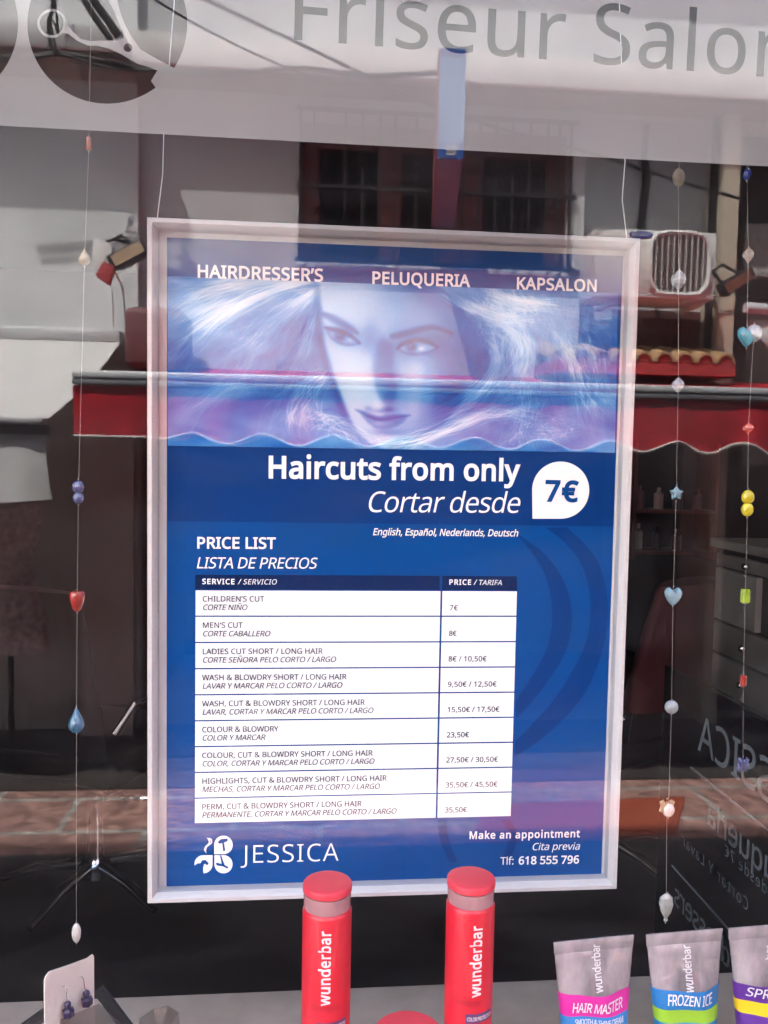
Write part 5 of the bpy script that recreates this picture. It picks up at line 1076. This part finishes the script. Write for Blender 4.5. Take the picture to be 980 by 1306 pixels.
# clay tile ledge painted red below
tk = thing('tile_canopy', 'short ledge of red washed clay barrel tiles under the air conditioner', 'canopy', (wx(870), -(YW-0.3), wz(470, 870)))
ta, tb = V(700, 452, 5.1), V(936, 465, 5.1); nt_ = 9; pw_ = (tb.x-ta.x)/nt_
TILE = mat('clay_tile', (0.46, 0.30, 0.16), 0.85, var=0.25, scale=9); MORT = mat('red_mortar', (0.46, 0.06, 0.065), 0.85, var=0.15, scale=9)
for i in range(nt_):
    x = ta.x+pw_*(i+0.5); z = tb.z; r = pw_*0.46; rings = []
    for y, dz in ((5.06, 0.0), (YW-0.002, 0.10)):
        rings.append([(x+r*math.cos(a), y, z+dz+r*1.05*math.sin(a)) for a in [math.pi*j/10 for j in range(11)]]+[(x+(r-0.016)*math.cos(a), y, z+dz+(r-0.016)*1.05*math.sin(a)) for a in [math.pi*(10-j)/10 for j in range(11)]])
    MB().loft(rings).build('barrel_tile', TILE, tk, flip=True)
    MB().prism([((r-0.018)*math.cos(math.pi*j/10), (r-0.018)*1.05*math.sin(math.pi*j/10)) for j in range(11)], lambda a, b2, d: (x+a, d, z+b2+0.001), 5.075, 5.12).build('mortar_plug', MORT, tk, flip=True)
MB().box((ta.x, 5.07, tb.z-0.085), (tb.x, YW-0.002, tb.z-0.004)).build('fascia', MORT, tk, flip=True)
# air conditioner
ay = YW-0.40
a0, a1 = V(783, 291, ay), V(912, 383, ay)
ac = thing('air_conditioner', 'white wall mounted air conditioner unit with an octagonal fan grille', 'air conditioner', ((a0.x+a1.x)/2, -ay, a1.z))
ACW = mat('cream_white_enamel', (0.80, 0.80, 0.77), 0.45, var=0.05, scale=5)
MB().box((a0.x-0.12, ay, a1.z), (a1.x, YW-0.05, a0.z)).build('casing', ACW, ac, flip=True, bevel=0.015)
fc = V(866, 337, ay); R_ = (V(903, 337, ay).x-V(828, 337, ay).x)/2
oc = [(0.42, 1.0), (0.78, 0.9), (0.95, 0.68), (1.0, 0.42), (1.0, -0.42), (0.92, -0.72), (0.72, -0.94), (0.42, -1.0)]
oc = oc+[(-a, b2) for a, b2 in oc[::-1]]
MB().prism([(a*R_*0.93, b2*R_*0.93) for a, b2 in oc], lambda a, b2, d: (fc.x+a, d, fc.z+b2), ay-0.004, ay-0.001).build('fan_opening', mat('fan_dark', (0.085, 0.055, 0.05), 0.7), ac, flip=True)
rim = MB(); pp = [(fc.x+a*R_, ay-0.014, fc.z+b2*R_) for a, b2 in oc]; rim.tube(pp+pp[:1], 0.018, 8); fg = rim.build('fan_rim', ACW, ac, flip=True, smooth=True)
gl_ = MB()
for i in range(-4, 5):
    x = fc.x+i*R_*0.2; gl_.tube([(x, ay-0.016, fc.z-R_*0.93), (x, ay-0.016, fc.z+R_*0.93)], 0.006, 6)
for i in range(-7, 8):
    z = fc.z+i*R_*0.125; hw = R_*(0.96 if abs(i) < 6 else 0.78); gl_.tube([(fc.x-hw, ay-0.010, z), (fc.x+hw, ay-0.010, z)], 0.002, 6)
gl_.build('fan_grille', mat('grille_wire', (0.6, 0.58, 0.56), 0.5), ac, flip=True)
lg = V(818, 299, ay-0.003); lm = MB(); lm.prism([(0.085*math.cos(a), 0.024*math.sin(a)) for a in [2*math.pi*j/28 for j in range(28)]], lambda a, b2, d: (lg.x+a, d, lg.z+b2), ay-0.0035, ay-0.001)
lm.prism([(0.02*math.cos(a), 0.016*math.sin(a)) for a in [2*math.pi*j/16 for j in range(16)]], lambda a, b2, d: (lg.x+0.105+a, d, lg.z-0.03+b2), ay-0.0035, ay-0.001)
ob = lm.build('badge', mat('badge_blue', (0.03, 0.05, 0.33), 0.4), ac, flip=True)
ls = MB()
for i in range(7): ls.box((lg.x-0.062+i*0.019, ay-0.0045, lg.z-0.012), (lg.x-0.054+i*0.019, ay-0.0036, lg.z+0.010))
ls.build('badge_marks', ACW, ob, flip=True)
for x in (a0.x+0.05, a1.x-0.08): MB().bar((x, ay+0.03, a1.z-0.02), (x, YW-0.002, a1.z-0.02), 0.03, 0.03).build('bracket', ACW, ac, flip=True)
pi_ = V(835, 170, YW-0.04)
o = MB().tube([(pi_.x, YW+0.11, EZ-0.05), (pi_.x-0.01, YW+0.11, pi_.z-0.1), (pi_.x+0.012, YW+0.10, pi_.z-0.28), (pi_.x-0.016, YW+0.11, a0.z+0.16), (pi_.x-0.014, YW-0.10, a0.z+0.006)], [0.022, 0.022, 0.03, 0.024, 0.022], 10).build('insulated_pipe', mat('black_foam', (0.015, 0.015, 0.016), 0.8), None, flip=True, smooth=True)
tag(o, 'black insulated pipe running up the wall from the air conditioner', 'pipe')
o = MB().box((V(905.5, 300, YW-0.03).x, YW-0.05, a1.z-0.9), (V(911, 300, YW-0.03).x, YW-0.002, EZ-0.04)).build('shadow_gap_strip', mat('gap_shadow_black', (0.02, 0.018, 0.017), 0.6), None, flip=True); tag(o, 'thin dark strip put in for the shadow gap beside the cream pillar', 'shadow strip')  # black box put in as the shadow gap at the end of the wall
MB().box((V(722, 300, YW-0.02).x+0.002, YW-0.03, wb+0.0), (V(744, 300, YW-0.02).x, YW-0.002, EZ-0.032)).build('pilaster', PINKW, opp, flip=True)
# ------------------------------------------------------------------ awnings
def wavy(x0, x1, ztop, zlow, amp, per, ph, y0, mb, n=260):
    for face in (0,):
        vs = []; 
        for i in range(n+1):
            x = x0+(x1-x0)*i/n; wv = max(0.0, min(1.0, (x-x0-0.35)/0.25)); zl = zlow+amp*wv*math.sin(2*math.pi*(x-ph)/per)
            dy = 0.018*math.sin(2*math.pi*x/0.47)+0.01*math.sin(2*math.pi*x/0.21+1)
            vs += [(x, y0, ztop), (x, y0+dy*0.5, (ztop+zl)/2), (x, y0+dy, zl)]
        vs2 = [(x, y+0.003, z) for x, y, z in vs]; k = len(vs)
        fs = []
        for i in range(n):
            for j in (0, 1):
                a = 3*i+j; fs += [(a, a+3, a+4, a+1), (k+a+1, k+a+4, k+a+3, k+a)]
            fs.append((3*i+2, 3*i+5, k+3*i+5, k+3*i+2))
        mb.add(vs+vs2, fs)
REDF = cloth('red_awning_cloth', (0.78, 0.028, 0.05), (0.45, 0.015, 0.03), 0.35, 0.4)
WHF = cloth('white_awning_cloth', (0.86, 0.86, 0.84), (0.55, 0.54, 0.52), 0.3, 0.06)
YR = 3.66
ra, rbz = V(93, 472, YR), V(93, 490, YR); rx1 = 4.2
rw = thing('red_awning', 'red cloth awning with an aluminium front bar and a wavy valance', 'awning', (1.0, -4.5, rbz.z))
rz = (ra.z+rbz.z)/2; rh = ra.z-rbz.z
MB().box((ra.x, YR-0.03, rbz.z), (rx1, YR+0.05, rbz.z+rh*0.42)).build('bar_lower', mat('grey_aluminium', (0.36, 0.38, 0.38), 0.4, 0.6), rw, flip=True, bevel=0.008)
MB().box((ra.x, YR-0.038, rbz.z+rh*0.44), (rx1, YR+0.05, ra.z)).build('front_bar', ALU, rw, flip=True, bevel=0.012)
zwall = wz(474, 490)
rs = MB(); n = 60
rows_ = []
for i in range(n+1):
    x = ra.x+0.03+(rx1-ra.x-0.03)*i/n
    rows_.append([(x, YR+0.055+(YW-0.06-YR)*j/6, ra.z-0.012+(zwall-ra.z)*j/6-0.05*math.sin(math.pi*j/6)*0.6) for j in range(7)])
vs = [p for r in rows_ for p in r]; k = len(vs); vs += [(x, y, z-0.004) for x, y, z in vs]
fs = []
for i in range(n):
    for j in range(6):
        a = 7*i+j; fs += [(a, a+7, a+8, a+1), (k+a+1, k+a+8, k+a+7, k+a)]
rs.add(vs, fs).build('canopy_cloth', REDF, rw, flip=True, smooth=True)
va = MB(); zlow = V(93, 556, YR).z; wavy(ra.x, rx1, rbz.z-0.004, zlow, 0.028, 0.355, V(925, 560, YR).x, YR-0.005, va); vo = va.build('valance', REDF, rw, flip=True, smooth=True)
hem = MB(); n = 260; pth = []
for i in range(n+1):
    x = ra.x+(rx1-ra.x)*i/n; wv = max(0.0, min(1.0, (x-ra.x-0.35)/0.25)); pth.append((x, YR-0.006+0.018*math.sin(2*math.pi*x/0.47)+0.01*math.sin(2*math.pi*x/0.21+1), zlow+0.028*wv*math.sin(2*math.pi*(x-V(925, 560, YR).x)/0.355)))
hem.tube(pth, 0.009, 6).build('hem', mat('pale_hem', (0.56, 0.52, 0.48), 0.8), vo, flip=True, smooth=True)
for x in (ra.x+0.25, 2.6):
    MB().tube([(x, YW-0.02, zwall-0.06), (x+0.35, (YR+YW)/2, rz-0.04), (x, YR+0.06, rz)], 0.022, 8).build('folding_arm', mat('arm_grey', (0.4, 0.4, 0.4), 0.5, 0.5), rw, flip=True, smooth=True)
mt = V(176, 432, 5.0)
MB().hexa([(mt.x+dx, y, z) for z in (mt.z-0.19, mt.z+0.20) for dx, y in ((-0.08, 4.95), (0.30, 4.95), (0.30, 5.38), (-0.08, 5.38))]).build('motor_housing', mat('wine_housing', (0.17, 0.055, 0.06), 0.6, var=0.2, scale=8), rw, flip=True, bevel=0.05, seg=3)
YC = 3.84
wa = thing('white_awning', 'steep white cloth awning with two pale bars in front of the white house', 'awning', (-3, -4.6, V(20, 540, YC).z))
k0, k1 = V(156, 421, YL-0.10), V(156, 438, YL-0.10)
MB().box((X0+4, YL-0.16, k1.z), (k0.x, YL-0.004, k0.z)).build('cassette', ALU, wa, flip=True, bevel=0.02)
e0, e1 = V(57, 532, YC), V(57, 549, YC)
MB().box((X0+4, YC-0.03, e1.z+0.03), (e0.x, YC+0.05, e0.z)).build('front_bar', ALU, wa, flip=True, bevel=0.012)
MB().box((X0+4, YC-0.02, e1.z-0.02), (e0.x+0.01, YC+0.04, e1.z+0.026)).build('bar_lower', BLACKM, wa, flip=True)
ws_ = MB(); n = 40; vs = []
for i in range(n+1):
    for j in range(7):
        t = j/6; xr_ = e0.x*(1-t)+k0.x*t; x = (X0+4)+(xr_-X0-4)*i/n
        vs.append((x, YC+0.05+(YL-0.12-YC-0.05)*t, e0.z-0.005+(k1.z+0.02-e0.z)*t-0.04*math.sin(math.pi*t)))
k = len(vs); vs += [(x, y, z-0.004) for x, y, z in vs]; fs = []
for i in range(n):
    for j in range(6):
        a = 7*i+j; fs += [(a, a+7, a+8, a+1), (k+a+1, k+a+8, k+a+7, k+a)]
ws_.add(vs, fs).build('canopy_cloth', WHF, wa, flip=True, smooth=True)
vl = MB(); n = 80; vs = []
zl0 = V(40, 640, YC).z
for i in range(n+1):
    x = (X0+4)+(e0.x-0.005-X0-4)*i/n
    for j in range(6):
        t = j/5; vs.append((x+0.03*t*t, YC+0.02+0.05*t*math.sin(x*9)+0.02*t*math.sin(x*21), e1.z-0.022-t*(e1.z-0.022-zl0)+0.02*t*math.sin(x*4)))
k = len(vs); vs += [(x, y+0.003, z) for x, y, z in vs]; fs = []
for i in range(n):
    for j in range(5):
        a = 6*i+j; fs += [(a, a+6, a+7, a+1), (k+a+1, k+a+7, k+a+6, k+a)]
vl.add(vs, fs).build('valance', WHF, wa, flip=True, smooth=True)
# ------------------------------------------------------------------ lamps, sign, cables and goods
def floodlight(px, py, y, ang, label, lens):
    c = V(px, py, y); t = thing('floodlight', label, 'floodlight', (c.x, -y, c.z), 'floodlights on the house fronts')
    cs, sn = math.cos(ang), math.sin(ang)
    def L_(a, b2, d): return (c.x+a*cs-b2*sn, y+d, c.z+a*sn+b2*cs)
    mb = MB(); mb.loft([[L_(-0.13, -0.05, -0.07), L_(0.13, -0.05, -0.07), L_(0.13, 0.05, -0.07), L_(-0.13, 0.05, -0.07)], [L_(-0.09, -0.04, 0.07), L_(0.09, -0.04, 0.07), L_(0.09, 0.05, 0.07), L_(-0.09, 0.05, 0.07)]]); mb.build('lamp_head', BLACKM, t, flip=True, bevel=0.008)
    MB().loft([[L_(-0.10, -0.036, -0.073), L_(0.11, -0.036, -0.073), L_(0.11, 0.036, -0.073), L_(-0.10, 0.036, -0.073)], [L_(-0.10, -0.036, -0.0705), L_(0.11, -0.036, -0.0705), L_(0.11, 0.036, -0.0705), L_(-0.10, 0.036, -0.0705)]]).build('lens', lens, t, flip=True)
    MB().tube([L_(-0.07, 0.05, 0.0), L_(-0.08, 0.15, 0.02), L_(0.02, 0.15, 0.04), L_(0.06, 0.05, 0.0)], 0.011, 8).build('yoke', BLACKM, t, flip=True, smooth=True)
    MB().tube([L_(-0.03, 0.15, 0.03), (c.x, YW-0.09, c.z+0.14)], 0.012, 8).build('wall_arm', BLACKM, t, flip=True, smooth=True)
floodlight(165, 327, 5.05, 0.52, 'black floodlight on a bracket over the left end of the red awning', mat('lamp_glass_warm', (0.50, 0.38, 0.25), 0.3))
floodlight(936, 362, 5.05, 0.55, 'black floodlight with a white rim in front of the cream pillar', mat('lamp_glass_red', (0.22, 0.09, 0.06), 0.3))
c1 = V(127, 330, 5.0)
fe = thing('wall_bracket_fitting', 'white and dull red junction fitting with loose wires by the left floodlight', 'fitting', (c1.x, -5.0, c1.z))
MB().prism([(-0.06, -0.05), (0.02, -0.10), (0.09, 0.0), (0.07, 0.10), (-0.03, 0.13)], lambda a, b2, d: (c1.x+a, d, c1.z+b2), 5.0, 5.06).build('white_box', ACW, fe, flip=True, bevel=0.01)
MB().prism([(-0.02, -0.11), (0.06, -0.17), (0.10, -0.05), (0.03, -0.02)], lambda a, b2, d: (c1.x+a, d, c1.z+b2), 4.97, 5.03).build('red_cover', MORT, fe, flip=True, bevel=0.006)
MB().tube([(c1.x+0.05, 5.03, c1.z), (c1.x+0.12, 5.1, c1.z-0.15), (c1.x+0.1, YW-0.1, c1.z-0.5)], 0.008, 6).build('wire', ACW, fe, flip=True, smooth=True)
po = V(142, 370, 5.3); pb_ = V(144, 424, 5.3)
o = MB().tube([(po.x, 5.3, po.z), (pb_.x, 5.3, pb_.z)], 0.012, 8).build('conduit', ACW, None, flip=True, smooth=True); tag(o, 'thin white conduit above the white awning cassette', 'conduit')
# projecting box sign
s0, s1 = V(562.5, 61, 4.15), V(591, 203, 4.15)
ps = thing('projecting_sign', 'tall narrow blue box sign with a red side standing out from the house wall', 'sign', ((s0.x+s1.x)/2, -4.8, s1.z))
bk0, bk1 = V(553, 290, YW-0.06), V(579, 290, YW-0.06)
MB().hexa([(s0.x, 4.16, s1.z), (s1.x, 4.16, s1.z), (bk1.x, YW-0.06, bk0.z), (bk0.x, YW-0.06, bk0.z), (s0.x, 4.16, s0.z), (s1.x, 4.16, s0.z), (bk1.x, YW-0.06, s0.z), (bk0.x, YW-0.06, s0.z)]).build('sign_box', mat('sign_violet', (0.20, 0.23, 0.46), 0.6), ps, flip=True)
MB().box((s0.x-0.003, 4.15, s1.z-0.003), (s1.x+0.003, 4.158, s0.z+0.003)).build('end_face', mat('sign_blue', (0.16, 0.33, 0.60), 0.5), ps, flip=True)
MB().hexa([(s0.x-0.014, 4.162, s1.z+0.001), (s0.x-0.001, 4.162, s1.z+0.001), (bk0.x-0.001, YW-0.062, bk0.z+0.001), (bk0.x-0.014, YW-0.062, bk0.z+0.001), (s0.x-0.014, 4.162, s0.z-0.001), (s0.x-0.001, 4.162, s0.z-0.001), (bk0.x-0.001, YW-0.062, s0.z-0.001), (bk0.x-0.014, YW-0.062, s0.z-0.001)]).build('red_side', mat('sign_red', (0.26, 0.06, 0.08), 0.5), ps, flip=True)
MB().box((s0.x-0.0005, 4.146, s0.z-0.035), (s1.x+0.0005, 4.149, s0.z-0.001)).build('top_stripe', mat('sign_deep_blue', (0.02, 0.10, 0.42), 0.5), ps, flip=True)
MB().box((s0.x-0.0005, 4.146, s1.z+0.001), (s1.x+0.0005, 4.149, s1.z+0.09)).build('foot_stripe', mat('sign_deep_blue', (0.02, 0.10, 0.42), 0.5), ps, flip=True)
mk = MB(); cx_ = (s0.x+s1.x)/2
for i in range(3): mk.box((cx_-0.028, 4.143, s1.z+0.018+i*0.02), (cx_+0.028, 4.1455, s1.z+0.030+i*0.02))
mk.build('sign_marks', ACW, ps, flip=True)
# cables along and across the front
CAB = mat('black_cable', (0.012, 0.012, 0.013), 0.6)
def cable(pts, r, label, y=YW-0.5, smooth_k=6):
    q = smooth_pts([tuple(p[:2]) for p in pts], smooth_k); ys = np.interp(np.linspace(0, 1, len(q)), np.linspace(0, 1, len(pts)), [p[2] if len(p) > 2 else y for p in pts])
    o = MB().tube([V(a, b2, yy) for (a, b2), yy in zip(q, ys)], r, 6).build('cable', CAB, None, flip=True, smooth=True)
    tag(o, label, 'cable', 'cables strung along the house fronts')
cable([(-60, 78), (0, 74), (40, 73), (77, 68), (140, 80), (202, 91), (300, 93), (380, 86), (470, 96), (560, 92)], 0.016, 'thick black cable sagging along under the left cornice')
cable([(-60, 82), (20, 76), (77, 70), (120, 82), (150, 88), (200, 90)], 0.009, 'thinner black cable lying against the thick one under the left cornice', YW-0.52)
cable([(66, -30), (67, 10), (62, 30), (66, 60), (78, 68)], 0.012, 'black cable loop dropping past the scissors ring to the thick cable', YW-0.53)
cable([(70, -30), (71, 8), (75, 44), (70, 30), (64, 26), (72, 64)], 0.008, 'knotted black cable beside the loop at the scissors ring', YW-0.55)
cable([(104, -6), (120, 20), (141, 50)], 0.022, 'stout grey cable end slanting behind the scissors blades', YW-0.6)
cable([(112, -12), (126, 10), (138, 26), (150, 45)], 0.028, 'thickest dark cable slanting next to the scissors pivot', YW-0.6)
cable([(92, 75), (104, 86), (120, 89), (146, 86)], 0.006, 'thin slack wire under the thick cable', YW-0.52)
cable([(190, -6, 4.6), (240, 25, 4.7), (320, 66, 4.9), (400, 100, 5.1)], 0.007, 'thin wire crossing from above the big petal to the house wall')
cable([(255, -4, 4.2), (369, 49, 4.3), (480, 102, 4.5), (600, 152, 4.7), (760, 197, 4.9), (870, 232, 5.0), (990, 266, 5.1)], 0.0105, 'long black wire sagging across the house front past the air conditioner')
# carpet, dress and chair on the far side
k_ = [ground(620, 1030), ground(874, 1019), ground(862, 1066), ground(600, 1078)]
cpt = MB(); cpt.hexa([p+Vector((0, 0, 0.004)) for p in (k_[3], k_[2], k_[1], k_[0])]+[p+Vector((0, 0, 0.016)) for p in (k_[3], k_[2], k_[1], k_[0])])
o = cpt.build('outdoor_carpet', mat('rust_red_carpet', (0.40, 0.085, 0.045), 0.95, var=0.55, scale=60, bump=0.6), None, flip=True, loc=(0.5, -3.7, STREET_Z)); tag(o, 'rust red carpet laid on the sunny street paving', 'carpet')
dx = V(12, 700, 4.75).x
ds = thing('dress_form', 'dummy in a pale patterned pink dress under the white awning', 'dress form', (dx, -4.75, STREET_Z))
DRS = mat('patterned_dress', (0.78, 0.52, 0.48), 0.85, var=0.8, scale=26)
zt_ = V(12, 632, 4.75).z
prof = [(0.05, zt_+0.06), (0.07, zt_), (0.19, zt_-0.05), (0.20, zt_-0.14), (0.17, zt_-0.28), (0.14, zt_-0.42), (0.17, zt_-0.58), (0.22, zt_-0.80), (0.25, zt_-0.96)]
rings = []
for i, (r, z) in enumerate(prof): rings.append([(dx+r*(1+0.05*math.sin(7*a)*(i > 5))*math.cos(a), 4.75+r*0.62*(1+0.05*math.sin(7*a)*(i > 5))*math.sin(a), z) for a in [2*math.pi*j/36 for j in range(36)]])
MB().loft(rings).build('dress', DRS, ds, flip=True, smooth=True)
MB().tube([(dx, 4.75, STREET_Z+0.02), (dx, 4.75, zt_-0.9)], 0.018, 10).build('stand_pole', BLACKM, ds, flip=True)
MB().lathe([(0.17, 0), (0.17, 0.012), (0.03, 0.03)], (dx, 4.75, STREET_Z+0.001), 24).build('stand_foot', BLACKM, ds, flip=True)
MB().ball((dx, 4.75, zt_+0.16), (0.075, 0.09, 0.11), 16, 10).build('head', BLACKM, ds, flip=True, smooth=True)
cu = MB(); xx = V(181, 650, YW+0.2).x; vs = []; n = 14
for i in range(n+1):
    x = xx-0.05+0.16*i/n
    for z in (STREET_Z+0.03, st_-0.02): vs.append((x, YW+0.10+0.03*math.sin(i*1.6), z))
k = len(vs); vs += [(x, y+0.004, z) for x, y, z in vs]
cu.add(vs, [(2*i, 2*i+2, 2*i+3, 2*i+1) for i in range(n)]+[(k+2*i+1, k+2*i+3, k+2*i+2, k+2*i) for i in range(n)])
o = cu.build('door_curtain', mat('dark_red_curtain', (0.22, 0.01, 0.02), 0.85, var=0.2, scale=8), None, flip=True, smooth=True, loc=(xx, -YW, STREET_Z)); tag(o, 'dark red curtain at the left edge of the shopfront opening', 'curtain')
pn = V(106, 700, 5.2)
o = MB().box((V(104, 700, YW-0.2).x, YW-0.25, STREET_Z+0.02), (V(172, 700, YW-0.2).x, YW-0.21, V(140, 520, YW-0.2).z)).build('folding_screen', mat('mauve_brown_panel', (0.62, 0.46, 0.43), 0.7, var=0.12, scale=5), None, flip=True, loc=(pn.x, -YW+0.2, STREET_Z)); tag(o, 'plain brown panel standing by the shopfront under the red awning', 'panel')

nw0, nw1 = V(951, 388, 4.6), V(1120, 408, 4.6)
na = thing('pale_awning', 'off white furled awning on a pale roller bar, beside the second floodlight', 'awning', (nw0.x+0.4, -4.6, nw1.z-0.2))
MB().tube([(nw0.x, 4.6, nw0.z-0.02), (nw1.x, 4.6, nw1.z)], 0.034, 14).build('roller_bar', ALU, na, flip=True, smooth=True)
t0 = V(958, 407, 4.62)
vs = []; n = 20
for i in range(n+1):
    x = t0.x+(nw1.x-t0.x)*i/n; dz = 0.08+0.14*min(1, i/4)
    for j in range(4): vs.append((x, 4.62+0.03*math.sin(i*1.1+j), t0.z-dz*j/3))
k = len(vs); vs += [(x, y+0.004, z) for x, y, z in vs]; fs = []
for i in range(n):
    for j in range(3):
        a = 4*i+j; fs += [(a, a+4, a+5, a+1), (k+a+1, k+a+5, k+a+4, k+a)]
MB().add(vs, fs).build('furled_cloth', WHF, na, flip=True, smooth=True)
MB().bar((nw1.x-0.1, 4.6, nw1.z), (nw1.x-0.1, YW+0.249, nw1.z+0.3), 0.04, 0.04).build('support_arm', ALU, na, flip=True)
